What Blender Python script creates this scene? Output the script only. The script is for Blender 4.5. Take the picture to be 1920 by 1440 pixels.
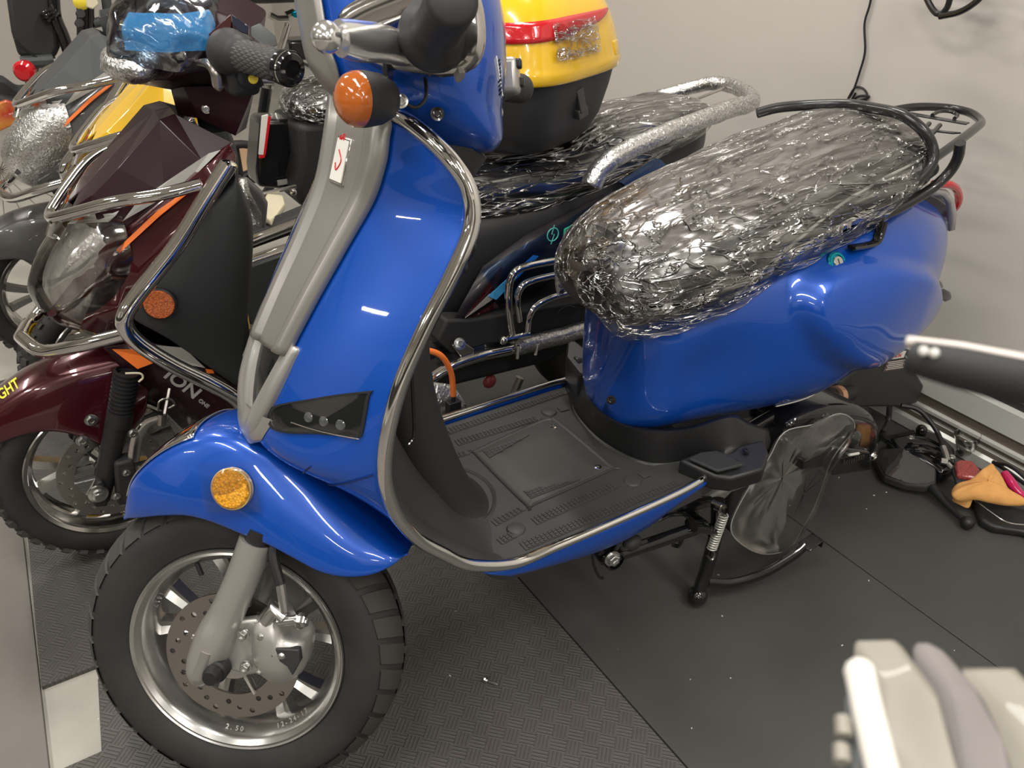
import bpy, bmesh, math, random
from mathutils import Vector, Matrix, noise
V = Vector
for o in list(bpy.data.objects): bpy.data.objects.remove(o)
scene = bpy.context.scene
COL = scene.collection
PI = math.pi
# ---------------- camera, light, exposure ----------------
cam = bpy.data.cameras.new('camera'); camo = bpy.data.objects.new('camera', cam); COL.objects.link(camo)
CP = V((-0.1568, -0.9909, 1.2451))
CR_ = V((0.8454, -0.5338, 0.0172)); CU_ = V((0.2626, 0.4434, 0.8570)); CF_ = V((0.4651, 0.7200, -0.5150))
camo.matrix_world = Matrix(((CR_.x, CU_.x, -CF_.x, CP.x), (CR_.y, CU_.y, -CF_.y, CP.y), (CR_.z, CU_.z, -CF_.z, CP.z), (0, 0, 0, 1)))
cam.sensor_width = 36; cam.lens = 1589.47 * 36 / 1920
cam.clip_start = .02
cam.dof.use_dof = True; cam.dof.focus_distance = 1.3; cam.dof.aperture_fstop = 14
scene.camera = camo
scene.view_settings.view_transform = 'Standard'; scene.view_settings.look = 'None'
scene.view_settings.exposure = 0.35; scene.view_settings.gamma = 1
w = bpy.data.worlds.new('world'); scene.world = w; w.use_nodes = True
w.node_tree.nodes['Background'].inputs[0].default_value = (.75, .72, .68, 1); w.node_tree.nodes['Background'].inputs[1].default_value = .45
def area(name, loc, size, sy, energy, col=(1, .965, .91), rot=(0, 0, 0)):
    l = bpy.data.lights.new(name, 'AREA'); l.shape = 'RECTANGLE'; l.size = size; l.size_y = sy; l.energy = energy; l.color = col
    o = bpy.data.objects.new(name, l); COL.objects.link(o); o.location = loc; o.rotation_euler = rot
    return o
area('ceiling_tube_light', (-0.3, -0.3, 2.72), .14, 1.2, 24)
area('ceiling_tube_light', (-1.9, -0.3, 2.72), .14, 1.2, 24)
area('ceiling_tube_light', (-0.3, 2.4, 2.72), .14, 1.2, 26)
area('ceiling_tube_light', (-0.3, -2.6, 2.72), .14, 1.2, 24)
area('ceiling_tube_light', (1.1, 0.9, 2.72), .14, 1.2, 24)
area('ceiling_tube_light', (1.1, -1.8, 2.72), .14, 1.2, 24)
area('ceiling_tube_light', (-1.9, -2.6, 2.72), .14, 1.2, 20)
area('ceiling_tube_light', (-1.9, 2.4, 2.72), .14, 1.2, 24)
area('ceiling_tube_light', (-4.87, .45, 2.70), .16, .8, 30)
area('ceiling_tube_light', (-4.87, -2.6, 2.70), .14, 1.2, 24)  # guessed tubes behind the camera from here on, added for light and reflections
area('ceiling_tube_light', (-1.9, -5.0, 2.70), .14, 1.2, 24)
area('ceiling_tube_light', (.6, -5.0, 2.70), .14, 1.2, 24)
# ---------------- materials ----------------
MATS = {}
def mat(name, col, rough=.5, metal=0., coat=0., spec=.5, trans=0., ior=1.45, bump=None, alpha=1., emit=None, var=None, cr=.03):
    if name in MATS: return MATS[name]
    m = bpy.data.materials.new(name); m.use_nodes = True; nt = m.node_tree; b = nt.nodes['Principled BSDF']
    b.inputs['Base Color'].default_value = (*col, 1); b.inputs['Roughness'].default_value = rough; b.inputs['Metallic'].default_value = metal
    b.inputs['Coat Weight'].default_value = coat; b.inputs['Coat Roughness'].default_value = cr
    b.inputs['Specular IOR Level'].default_value = spec; b.inputs['Transmission Weight'].default_value = trans; b.inputs['IOR'].default_value = ior
    b.inputs['Alpha'].default_value = alpha
    if emit: b.inputs['Emission Color'].default_value = (*emit[0], 1); b.inputs['Emission Strength'].default_value = emit[1]
    tc = nt.nodes.new('ShaderNodeTexCoord')
    if var:      # (scale, other colour, detail)
        n = nt.nodes.new('ShaderNodeTexNoise'); n.inputs['Scale'].default_value = var[0]; n.inputs['Detail'].default_value = 4
        nt.links.new(tc.outputs['Object'], n.inputs['Vector'])
        mx = nt.nodes.new('ShaderNodeMix'); mx.data_type = 'RGBA'
        mx.inputs[6].default_value = (*col, 1); mx.inputs[7].default_value = (*var[1], 1)
        r = nt.nodes.new('ShaderNodeValToRGB'); r.color_ramp.elements[0].position = .35; r.color_ramp.elements[1].position = .65
        nt.links.new(n.outputs['Fac'], r.inputs[0]); nt.links.new(r.outputs[0], mx.inputs[0]); nt.links.new(mx.outputs[2], b.inputs['Base Color'])
    if bump:     # (scale, strength, distance, stretch)
        n = nt.nodes.new('ShaderNodeTexNoise'); n.inputs['Scale'].default_value = bump[0]; n.inputs['Detail'].default_value = 5
        mp = nt.nodes.new('ShaderNodeMapping'); nt.links.new(tc.outputs['Object'], mp.inputs[0])
        if len(bump) > 3: mp.inputs['Scale'].default_value = bump[3]
        nt.links.new(mp.outputs[0], n.inputs['Vector'])
        bp = nt.nodes.new('ShaderNodeBump'); bp.inputs['Strength'].default_value = bump[1]; bp.inputs['Distance'].default_value = bump[2]
        nt.links.new(n.outputs['Fac'], bp.inputs['Height']); nt.links.new(bp.outputs[0], b.inputs['Normal'])
    MATS[name] = m
    return m
BLUE = mat('blue_metallic_paint', (.003, .072, .43), .32, .25, .85, bump=(900, .03, .001))
SILVER = mat('silver_paint', (.36, .345, .32), .36, .65, .3, cr=.25)
SILVERL = mat('cast_silver_paint', (.47, .455, .43), .38, .7, .2)
CHROME = mat('chrome', (.80, .79, .77), .06, 1.)
CHROMEW = mat('worn_chrome', (.62, .60, .57), .16, 1.)
STEEL = mat('brushed_steel', (.42, .39, .36), .28, 1., bump=(120, .15, .001))
ALU = mat('machined_aluminium', (.58, .57, .55), .24, .95)
ZINC = mat('zinc_bolt', (.62, .62, .60), .22, 1.)
BLACK = mat('black_plastic', (.016, .016, .017), .42, bump=(700, .08, .0005))
BLACKM = mat('matt_black_plastic', (.022, .022, .023), .6, bump=(500, .15, .0006))
GLOSSB = mat('gloss_black_metal', (.008, .008, .009), .16, 0, .6)
SATINB = mat('satin_black_tube', (.022, .022, .022), .3, .3, .4)
GREYP = mat('grey_floorboard_plastic', (.043, .0425, .041), .48, bump=(350, .12, .0006))
RUBBER = mat('tyre_rubber', (.020, .019, .018), .62, bump=(90, .15, .001), var=(9, (.032, .030, .028)))
RUBT = mat('tread_rubber', (.045, .042, .038), .75, bump=(400, .3, .001))
GRIP = mat('grip_rubber', (.028, .028, .028), .55)
LEATHER = mat('seat_leather', (.026, .026, .026), .45, bump=(260, .3, .0012))
TOPL = mat('grey_brown_seat_top', (.21, .19, .185), .42, bump=(260, .3, .0012))
BROWNL = mat('brown_black_leather', (.070, .055, .048), .42, bump=(260, .3, .0012))
PIPING = mat('pale_piping', (.62, .63, .58), .5)
AMBER = mat('amber_lens', (.90, .22, .03), .12, 0, .8, trans=.5, bump=(60, .4, .003))
REDL = mat('red_lens', (.62, .012, .02), .14, 0, .8, trans=.15, bump=(90, .4, .002))
SMOKE = mat('smoked_lens', (.012, .013, .013), .06, 0, 1., bump=(25, .2, .004))
CLEARL = None
CHARC = mat('dark_lens_inside', (.30, .29, .28), .2, .6)
MAROON = mat('maroon_paint', (.055, .004, .008), .22, .35, 1.0)
MAROOND = mat('dark_maroon_plastic', (.022, .007, .010), .30, .0, .1, spec=.22)
YELLOW = mat('yellow_paint', (.83, .50, .012), .22, 0, 1.)
GRAPH = mat('graphite_paint', (.085, .080, .080), .34, .3, .4)
GREYD = mat('slate_grey_plastic', (.055, .060, .062), .42)
ORANGE = mat('orange_decal', (.86, .19, .03), .4)
SILVDEC = mat('silver_decal', (.42, .41, .38), .4, .3)
WHITEP = mat('white_plastic', (.75, .73, .68), .45)
CREAM = mat('cream_plastic', (.72, .66, .48), .5)
ORCAB = mat('orange_cable_rubber', (.90, .21, .04), .4)
GREEN = mat('green_lettering', (.04, .50, .30), .4)
YELT = mat('yellow_lettering', (.85, .80, .05), .4)
TEAL = mat('teal_anodised_metal', (.01, .32, .42), .2, .8)
REDP = mat('red_paint', (.60, .012, .02), .35, 0, .4)
WALLM = mat('wall_paint', (.56, .53, .485), .65, spec=.3, bump=(30, .08, .003), var=(1.2, (.535, .505, .46)))
def reflector_mat(name, col, rings):
    if name in MATS: return MATS[name]
    m = mat(name, col, .15, 0, .8); nt = m.node_tree; b = nt.nodes['Principled BSDF']
    tc = nt.nodes.new('ShaderNodeTexCoord'); vo = nt.nodes.new('ShaderNodeTexVoronoi'); vo.inputs['Scale'].default_value = rings
    nt.links.new(tc.outputs['Object'], vo.inputs['Vector'])
    r = nt.nodes.new('ShaderNodeMix'); r.data_type = 'RGBA'; r.inputs[6].default_value = (*[c * 1.3 for c in col], 1); r.inputs[7].default_value = (*[c * .45 for c in col], 1)
    nt.links.new(vo.outputs['Distance'], r.inputs[0]); nt.links.new(r.outputs[2], b.inputs['Base Color'])
    bp = nt.nodes.new('ShaderNodeBump'); bp.inputs['Strength'].default_value = .6; bp.inputs['Distance'].default_value = .002
    nt.links.new(vo.outputs['Distance'], bp.inputs['Height']); nt.links.new(bp.outputs[0], b.inputs['Normal'])
    return m
REFY = reflector_mat('amber_reflector', (.80, .36, .02), 300)
REFO = reflector_mat('orange_reflector', (.62, .13, .02), 300)
REFR = reflector_mat('red_reflector', (.36, .05, .045), 300)
def film(name, tint=(.95, .94, .93), lo=.10, hi=.75, scale=22, stretch=(1, 1, 1), strength=.9, rough=.12, dist=.01, pos=(.52, .72), fior=1.5, ridge=False):
    # clear wrinkled foil: see-through where smooth, whitish and glossy where creased
    m = bpy.data.materials.new(name); m.use_nodes = True; nt = m.node_tree
    for n in list(nt.nodes): nt.nodes.remove(n)
    out = nt.nodes.new('ShaderNodeOutputMaterial'); tc = nt.nodes.new('ShaderNodeTexCoord'); mp = nt.nodes.new('ShaderNodeMapping')
    mp.inputs['Scale'].default_value = stretch; nt.links.new(tc.outputs['Object'], mp.inputs[0])
    n1 = nt.nodes.new('ShaderNodeTexNoise'); n1.inputs['Scale'].default_value = scale; n1.inputs['Detail'].default_value = 6; n1.inputs['Distortion'].default_value = .8
    n1.noise_type = 'RIDGED_MULTIFRACTAL' if hasattr(n1, 'noise_type') else n1.noise_type
    nt.links.new(mp.outputs[0], n1.inputs['Vector'])
    bp = nt.nodes.new('ShaderNodeBump'); bp.inputs['Strength'].default_value = strength; bp.inputs['Distance'].default_value = dist
    nt.links.new(n1.outputs['Fac'], bp.inputs['Height'])
    rp = nt.nodes.new('ShaderNodeMapRange'); rp.inputs['From Min'].default_value = pos[0]; rp.inputs['From Max'].default_value = pos[1]
    rp.inputs['To Min'].default_value = lo; rp.inputs['To Max'].default_value = hi
    n2 = nt.nodes.new('ShaderNodeTexNoise'); n2.inputs['Scale'].default_value = scale * 2.2; n2.inputs['Detail'].default_value = 4
    nt.links.new(mp.outputs[0], n2.inputs['Vector']); nt.links.new(n2.outputs['Fac'], rp.inputs['Value'])
    if ridge:      # thin bright creases where a stretched noise crosses its middle value
        def M(op, a_, b_=None):
            m_ = nt.nodes.new('ShaderNodeMath'); m_.operation = op
            for k_, x_ in enumerate((a_, b_)):
                if x_ is None: continue
                if isinstance(x_, (int, float)): m_.inputs[k_].default_value = x_
                else: nt.links.new(x_, m_.inputs[k_])
            return m_.outputs[0]
        res = None
        for (sc_, st_, rot_, wd_) in ((9, (.30, 1.7, 1.7), .25, .016), (16, (.22, 1.6, 1.8), -.35, .022), (34, (.35, 1.3, 1.5), .1, .03)):
            q_ = nt.nodes.new('ShaderNodeMapping'); q_.inputs['Scale'].default_value = st_; q_.inputs['Rotation'].default_value = (rot_, rot_, rot_); nt.links.new(tc.outputs['Object'], q_.inputs[0])
            k2 = nt.nodes.new('ShaderNodeTexNoise'); k2.inputs['Scale'].default_value = sc_; k2.inputs['Detail'].default_value = 3; k2.inputs['Distortion'].default_value = .6; nt.links.new(q_.outputs[0], k2.inputs['Vector'])
            d_ = M('ABSOLUTE', M('SUBTRACT', k2.outputs['Fac'], .5)); l_ = M('MAXIMUM', M('SUBTRACT', 1., M('DIVIDE', d_, wd_)), 0.)
            res = l_ if res is None else M('MAXIMUM', res, l_)
        patch = nt.nodes.new('ShaderNodeMapRange'); patch.inputs['From Min'].default_value = .38; patch.inputs['From Max'].default_value = .6; patch.inputs['To Min'].default_value = .25
        nt.links.new(n2.outputs['Fac'], patch.inputs['Value'])
        crease = M('MULTIPLY', res, patch.outputs[0])
        rp_out = M('ADD', M('MULTIPLY', crease, hi), M('MULTIPLY', patch.outputs[0], lo))
        hsum = M('ADD', n1.outputs['Fac'], M('MULTIPLY', res, .8)); nt.links.new(hsum, bp.inputs['Height'])
    else: rp_out = rp.outputs[0]
    fr = nt.nodes.new('ShaderNodeFresnel'); fr.inputs[0].default_value = fior; nt.links.new(bp.outputs[0], fr.inputs[1])
    mxm = nt.nodes.new('ShaderNodeMath'); mxm.operation = 'MAXIMUM'; nt.links.new(rp_out, mxm.inputs[0]); nt.links.new(fr.outputs[0], mxm.inputs[1])
    tr = nt.nodes.new('ShaderNodeBsdfTransparent'); tr.inputs[0].default_value = (*tint, 1)
    gl = nt.nodes.new('ShaderNodeBsdfGlossy'); gl.inputs['Roughness'].default_value = rough; gl.inputs[0].default_value = (.9, .89, .88, 1); nt.links.new(bp.outputs[0], gl.inputs['Normal'])
    mx = nt.nodes.new('ShaderNodeMixShader'); nt.links.new(mxm.outputs[0], mx.inputs[0]); nt.links.new(tr.outputs[0], mx.inputs[1]); nt.links.new(gl.outputs[0], mx.inputs[2])
    nt.links.new(mx.outputs[0], out.inputs[0]); MATS[name] = m
    return m
FILM = film('seat_wrap_foil', lo=.34, hi=.78, scale=15, stretch=(.22, 1.6, 1.6), strength=1., rough=.24, dist=.008, fior=1.6, ridge=True)
FILMW = film('hazy_foil_fold', lo=.22, hi=.42, scale=4, strength=.2, rough=.4)
FILMB = film('bubble_wrap', lo=.45, hi=.9, scale=110, strength=.6, rough=.35, dist=.004, pos=(.4, .6))
FILMC = film('clear_bag_foil', lo=.03, hi=.09, scale=5, strength=.3, rough=.2, pos=(.5, .75), fior=1.22)
FILMBL = film('blue_tint_foil', tint=(.72, .85, 1.), lo=.12, hi=.6, scale=14, strength=1., rough=.1)
FILMBB = film('strong_blue_foil', tint=(.10, .42, .85), lo=.10, hi=.5, scale=14, strength=1., rough=.12)
FILMT = film('torn_film', lo=.12, hi=.8, scale=30, strength=1., rough=.15, ridge=True)
FILMD = film('dark_blue_tint_foil', tint=(.42, .58, .85), lo=.02, hi=.10, scale=10, strength=.4, rough=.2, fior=1.25)
CLEARL = film('clear_headlight_lens', lo=.12, hi=.5, scale=9, stretch=(1, 1, .4), strength=.6, rough=.08)
# ---------------- mesh helpers ----------------
def smoothstep(t): t = max(0., min(1., t)); return t * t * (3 - 2 * t)
def ip(x, tab, k=1):      # monotone-ish cubic interpolation in a table of (x, value)
    xs = [t[0] for t in tab]; ys = [t[k] for t in tab]
    if x <= xs[0]: return ys[0]
    if x >= xs[-1]: return ys[-1]
    i = max(j for j in range(len(xs) - 1) if xs[j] <= x)
    h = xs[i + 1] - xs[i]; t = (x - xs[i]) / h
    def sl(j):
        if j <= 0 or j >= len(xs) - 1: return (ys[min(j + 1, len(xs) - 1)] - ys[max(j - 1, 0)]) / (xs[min(j + 1, len(xs) - 1)] - xs[max(j - 1, 0)])
        a = (ys[j] - ys[j - 1]) / (xs[j] - xs[j - 1]); b = (ys[j + 1] - ys[j]) / (xs[j + 1] - xs[j])
        return 0 if a * b <= 0 else 2 * a * b / (a + b)
    m0, m1 = sl(i), sl(i + 1)
    return (2 * t**3 - 3 * t * t + 1) * ys[i] + (t**3 - 2 * t * t + t) * h * m0 + (-2 * t**3 + 3 * t * t) * ys[i + 1] + (t**3 - t * t) * h * m1
def crom(pts, n=8, closed=False):
    P = [V(p) for p in pts]; out = []; N = len(P)
    rng = range(N) if closed else range(N - 1)
    for i in rng:
        p0 = P[(i - 1) % N] if closed or i > 0 else P[0] * 2 - P[1]
        p1 = P[i]; p2 = P[(i + 1) % N]; p3 = P[(i + 2) % N] if closed or i < N - 2 else P[-1] * 2 - P[-2]
        for k in range(n):
            t = k / n
            out.append(.5 * ((2 * p1) + (-p0 + p2) * t + (2 * p0 - 5 * p1 + 4 * p2 - p3) * t * t + (-p0 + 3 * p1 - 3 * p2 + p3) * t**3))
    if not closed: out.append(P[-1])
    return out
def link(name, me, m=None, parent=None, smooth=True):
    o = bpy.data.objects.new(name, me); COL.objects.link(o)
    if m:
        for mm in (m if isinstance(m, (list, tuple)) else [m]): me.materials.append(mm)
    if smooth:
        for p in me.polygons: p.use_smooth = True
    if parent:
        o.parent = parent
        if parent.type == 'EMPTY': o.matrix_parent_inverse = Matrix.Translation(-parent.location)
    return o
def add_mods(o, subd=0, solid=0, bevel=0, ang=35, soff=-1):
    if solid: s = o.modifiers.new('solid', 'SOLIDIFY'); s.thickness = solid; s.offset = soff
    if bevel: b = o.modifiers.new('bevel', 'BEVEL'); b.width = bevel; b.segments = 3; b.limit_method = 'ANGLE'; b.angle_limit = math.radians(ang)
    if subd: s = o.modifiers.new('subd', 'SUBSURF'); s.levels = subd; s.render_levels = subd
    return o
class MB:
    """collects geometry and links it as ONE mesh object"""
    def __init__(s, xf=None): s.v = []; s.f = []; s.xf = xf
    def add(s, vs, fs):
        b = len(s.v); s.v += [tuple(s.xf(p)) if s.xf else tuple(p) for p in vs]; s.f += [tuple(b + i for i in f) for f in fs]; return s
    def grid(s, rows, closed=False, capa=False, capb=False):
        n = len(rows[0]); vs = [p for r in rows for p in r]; fs = []
        for i in range(len(rows) - 1):
            for j in range(n if closed else n - 1):
                k = (j + 1) % n; fs.append((i * n + j, i * n + k, (i + 1) * n + k, (i + 1) * n + j))
        if capa: fs.append(tuple(range(n))[::-1])
        if capb: fs.append(tuple((len(rows) - 1) * n + j for j in range(n)))
        return s.add(vs, fs)
    def tube(s, path, r, n=12, closed=False, cap=True, sq=(1, 1), up=None, round_end=False):
        P = [V(p) for p in path]; N = len(P); R = r if isinstance(r, (list, tuple)) else [r] * N
        if len(R) != N: R = [R[0] + (R[-1] - R[0]) * i / (N - 1) if len(R) == 2 else ip(i / (N - 1), [(j / (len(R) - 1), R[j]) for j in range(len(R))]) for i in range(N)]
        T = []
        for i in range(N):
            a = P[(i - 1) % N] if closed or i > 0 else P[i]; b = P[(i + 1) % N] if closed or i < N - 1 else P[i]
            T.append((b - a).normalized() if (b - a).length > 1e-9 else V((0, 0, 1)))
        u = V(up) if up else (V((0, 0, 1)) if abs(T[0].z) < .9 else V((1, 0, 0)))
        rows = []; u = (u - T[0] * u.dot(T[0])).normalized()
        for i in range(N):
            u = (u - T[i] * u.dot(T[i])); u = u.normalized() if u.length > 1e-6 else V((1, 0, 0)); w_ = T[i].cross(u)
            rows.append([P[i] + (u * math.cos(2 * PI * k / n) * sq[0] + w_ * math.sin(2 * PI * k / n) * sq[1]) * R[i] for k in range(n)])
        if closed: rows.append(rows[0])
        return s.grid(rows, True, cap and not closed, cap and not closed)
    def lathe(s, prof, c, ax, n=32, arc=None, up=None, closed=False):
        """prof: list of (radius, distance along axis)"""
        c = V(c); ax = V(ax).normalized(); u = V(up) if up else (V((0, 0, 1)) if abs(ax.z) < .9 else V((1, 0, 0))); u = (u - ax * u.dot(ax)).normalized(); w_ = ax.cross(u)
        a0, a1 = arc or (0, 2 * PI); full = arc is None; m = n if full else n + 1
        rows = [[c + ax * h + (u * math.cos(a0 + (a1 - a0) * k / n) + w_ * math.sin(a0 + (a1 - a0) * k / n)) * max(r, 1e-5) for k in range(m)] for r, h in prof]
        if closed: rows.append(rows[0])
        return s.grid(rows, full, False, False)
    def prism(s, poly, d):
        """poly: 3D points of a planar outline, d: extrusion vector"""
        n = len(poly); d = V(d); vs = [V(p) for p in poly] + [V(p) + d for p in poly]
        return s.add(vs, [tuple(range(n))[::-1], tuple(range(n, 2 * n))] + [(i, (i + 1) % n, n + (i + 1) % n, n + i) for i in range(n)])
    def box(s, c, size, ax=None):
        c = V(c); X, Y, Z = [V(a) for a in (ax or ((1, 0, 0), (0, 1, 0), (0, 0, 1)))]; a, b, e = [t / 2 for t in size]
        q = [c + X * i * a + Y * j * b + Z * k * e for k in (-1, 1) for i, j in ((-1, -1), (1, -1), (1, 1), (-1, 1))]
        return s.add(q, [(3, 2, 1, 0), (4, 5, 6, 7), (0, 1, 5, 4), (1, 2, 6, 5), (2, 3, 7, 6), (3, 0, 4, 7)])
    def ball(s, c, r, n=16, sc=(1, 1, 1), ax=(0, 0, 1), half=None):
        m = n // 2; lo = 0; hi = m
        prof = [(r * math.sin(PI * i / m) * sc[0], -r * math.cos(PI * i / m) * sc[2]) for i in range(m + 1)]
        if half: prof = [p for p in prof if p[1] * half >= -1e-6]
        return s.lathe(prof, c, ax, n)
    def build(s, name, m=None, parent=None, smooth=True, subd=0, solid=0, bevel=0, ang=35, auto=True, soff=-1, merge=True):
        me = bpy.data.meshes.new(name); me.from_pydata(s.v, [], s.f); me.update()
        bm = bmesh.new(); bm.from_mesh(me)
        if merge: bmesh.ops.remove_doubles(bm, verts=bm.verts, dist=1e-5)
        bmesh.ops.recalc_face_normals(bm, faces=bm.faces); bm.to_mesh(me); bm.free()
        o = link(name, me, m, parent, smooth)
        if smooth and auto and not subd:
            try: me.set_sharp_from_angle(angle=math.radians(ang))
            except Exception: pass
        return add_mods(o, subd, solid, bevel, ang, soff)
def bolt(name, c, ax, r, h, m, parent, xf=None):
    b = MB(xf); c = V(c); ax = V(ax).normalized()
    b.lathe([(0, 0), (r * 1.35, 0), (r * 1.35, h * .25), (r * .9, h * .3)], c, ax, 20)
    b.lathe([(r, h * .3), (r, h * .9), (r * .82, h), (r * .5, h), (r * .45, h * .75), (0, h * .75)], c, ax, 6)
    return b.build(name, m, parent, ang=25)
def text_mesh(s, size, org, xd, yd, m, parent=None, name='lettering', ext=.0004, shear=0., sx=1.):
    cu = bpy.data.curves.new('lettering', 'FONT'); cu.body = s; cu.size = size; cu.extrude = ext / 2; cu.shear = shear; cu.offset = size * .02
    t = bpy.data.objects.new('lettering_source', cu); COL.objects.link(t)
    dg = bpy.context.evaluated_depsgraph_get(); me = bpy.data.meshes.new_from_object(t.evaluated_get(dg)); bpy.data.objects.remove(t)
    xd = V(xd).normalized(); yd = V(yd); yd = (yd - xd * yd.dot(xd)).normalized(); zd = xd.cross(yd)
    for v in me.vertices: p = v.co.copy(); v.co = V(org) + xd * p.x * sx + yd * p.y + zd * p.z
    me.name = name
    return link(name, me, m, parent, smooth=False)
def thing(name, label, cat, loc, group=None):
    o = bpy.data.objects.new(name, None); COL.objects.link(o); o.location = loc; o.empty_display_size = .05
    return tag(o, label, cat, group)
def tag(o, label, cat, group=None, kind=None):
    if label: o['label'] = label
    if cat: o['category'] = cat
    if group: o['group'] = group
    if kind: o['kind'] = kind
    return o
# ---------------- the room ----------------
def struct(o): o['kind'] = 'structure'; return o
CONC = mat('pale_concrete', (.42, .40, .35), .6, bump=(60, .15, .002), var=(7, (.34, .325, .29)))
struct(MB().box((-2.35, -.4, -.06), (8.5, 11.3, .10)).build('floor', CONC, smooth=False))
struct(MB().box((1.86, -.4, 1.35), (.10, 11.3, 2.9)).build('wall_right', WALLM, smooth=False))
struct(MB().box((-2.35, 5.2, 1.35), (8.5, .1, 2.9)).build('wall_back', WALLM, smooth=False))
struct(MB().box((-6.55, -.4, 1.35), (.1, 11.3, 2.9)).build('wall_left', WALLM, smooth=False))
struct(MB().box((-2.35, -6.0, 1.35), (8.5, .1, 2.9)).build('wall_front', WALLM, smooth=False))
CEIL = mat('white_ceiling_paint', (.74, .72, .68), .7)
struct(MB().box((-2.35, -.4, 2.82), (8.5, 11.3, .1)).build('ceiling', CEIL, smooth=False))
# added dark panels and strips, out of view, for chrome and paint to reflect
DKW = mat('dark_panel_paint', (.035, .033, .032), .35)
struct(MB().box((-2.3, -5.93, .55), (7.6, .04, 1.1)).build('reflection_trim_1', DKW, smooth=False, bevel=.01))
struct(MB().box((-6.48, -.4, .5), (.04, 10.8, 1.0)).build('reflection_trim_2', DKW, smooth=False, bevel=.01))
struct(MB().box((.4, -5.92, 1.55), (1.3, .04, 1.0)).build('reflection_panel_1', DKW, smooth=False, bevel=.01))  # blank dark panel, added only to be reflected
struct(MB().box((-3.2, -5.92, 1.6), (1.4, .04, .9)).build('reflection_trim_3', DKW, smooth=False, bevel=.01))
struct(MB().box((-6.47, -1.4, 1.6), (.04, 1.6, 1.2)).build('reflection_trim_4', DKW, smooth=False, bevel=.01))
struct(MB().box((-2.35, -.95, 2.74), (8.3, .12, .06)).build('reflection_trim_5', DKW, smooth=False))
struct(MB().box((-2.35, 1.9, 2.74), (8.3, .12, .06)).build('reflection_trim_6', DKW, smooth=False))
# ribbed metal skirting along the right wall: pale and brown rails
SKIRT = mat('pale_grey_metal_rail', (.60, .60, .56), .3, .3)
BROWNR = mat('brown_grey_rail', (.20, .165, .135), .35, .3)
DARKR = mat('dark_gap', (.03, .03, .03), .5)
b = MB()
b.prism([(1.81, -5.9, 0), (1.752, -5.9, 0), (1.752, -5.9, .028), (1.762, -5.9, .034), (1.762, -5.9, .048), (1.770, -5.9, .050), (1.770, -5.9, .064), (1.760, -5.9, .066), (1.760, -5.9, .074),
         (1.772, -5.9, .076), (1.772, -5.9, .104), (1.764, -5.9, .108), (1.772, -5.9, .166), (1.79, -5.9, .170), (1.79, -5.9, .190), (1.81, -5.9, .200)], (0, 11.0, 0))
sk = b.build('baseboard_right', [SKIRT, BROWNR, DARKR], smooth=False); struct(sk)
for p in sk.data.polygons:
    z = p.center.z; n = p.normal
    if n.x < -.5 and (.034 < z < .066 or .076 < z < .105): p.material_index = 1
    if .168 < z < .192: p.material_index = 2
# ---- floor mats ----
def mat_rubber(name, col, plate, rough=.5):
    m = mat(name, col, rough, spec=.4, var=(3.5, tuple(c * 1.25 for c in col)), bump=(500, .25, .0006))
    if plate:
        nt = m.node_tree; b_ = nt.nodes['Principled BSDF']; old = b_.inputs['Normal'].links[0].from_node
        tc = nt.nodes.new('ShaderNodeTexCoord'); sp = nt.nodes.new('ShaderNodeSeparateXYZ')
        mp = nt.nodes.new('ShaderNodeMapping'); mp.inputs['Rotation'].default_value = (0, 0, math.radians(45)); nt.links.new(tc.outputs['Object'], mp.inputs[0]); nt.links.new(mp.outputs[0], sp.inputs[0])
        ck = nt.nodes.new('ShaderNodeTexChecker'); ck.inputs['Scale'].default_value = 38; nt.links.new(mp.outputs[0], ck.inputs['Vector'])
        def tri(axis, per):
            a = nt.nodes.new('ShaderNodeMath'); a.operation = 'MULTIPLY'; a.inputs[1].default_value = 2 * PI / per; nt.links.new(sp.outputs[axis], a.inputs[0])
            s_ = nt.nodes.new('ShaderNodeMath'); s_.operation = 'SINE'; nt.links.new(a.outputs[0], s_.inputs[0])
            g = nt.nodes.new('ShaderNodeMath'); g.operation = 'MAXIMUM'; g.inputs[1].default_value = 0.; nt.links.new(s_.outputs[0], g.inputs[0])
            return g
        per = 1 / 38 / 4
        a, c = tri(0, per), tri(1, per)
        mx = nt.nodes.new('ShaderNodeMix'); nt.links.new(ck.outputs['Fac'], mx.inputs[0]); nt.links.new(a.outputs[0], mx.inputs[2]); nt.links.new(c.outputs[0], mx.inputs[3])
        bp = nt.nodes.new('ShaderNodeBump'); bp.inputs['Strength'].default_value = .7; bp.inputs['Distance'].default_value = .0022
        nt.links.new(mx.outputs[0], bp.inputs['Height']); nt.links.new(old.outputs[0], bp.inputs['Normal']); nt.links.new(bp.outputs[0], b_.inputs['Normal'])
    return m
MATPL = mat_rubber('patterned_mat_rubber', (.074, .069, .063), True)
MATSM = mat_rubber('smooth_mat_rubber', (.052, .052, .048), False)
MATBR = mat_rubber('worn_mat_rubber', (.135, .122, .110), False, .55)
def rmat(pts, m, label):
    b = MB().prism([(x, y, -.0095) for x, y in pts], (0, 0, .0095)); o = b.build('rubber_mat', m, smooth=False, bevel=.0015)
    return tag(o, label, 'floor mat')
g = .0015
rmat([(-3.5, -2.9), (-.3142, -2.9), (-.3142, .1156), (-.285, .74), (-.28, 1.45), (-3.5, 1.45)], MATBR, 'plain brown-grey rubber mat along the left edge, left of the bare floor')
rmat([(-.304, .296), (.565 - g, .296), (.565 - g, 1.5), (-.268, 1.5), (-.278, .72)], MATPL, 'patterned rubber mat under the front wheel of the maroon scooter')
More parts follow.
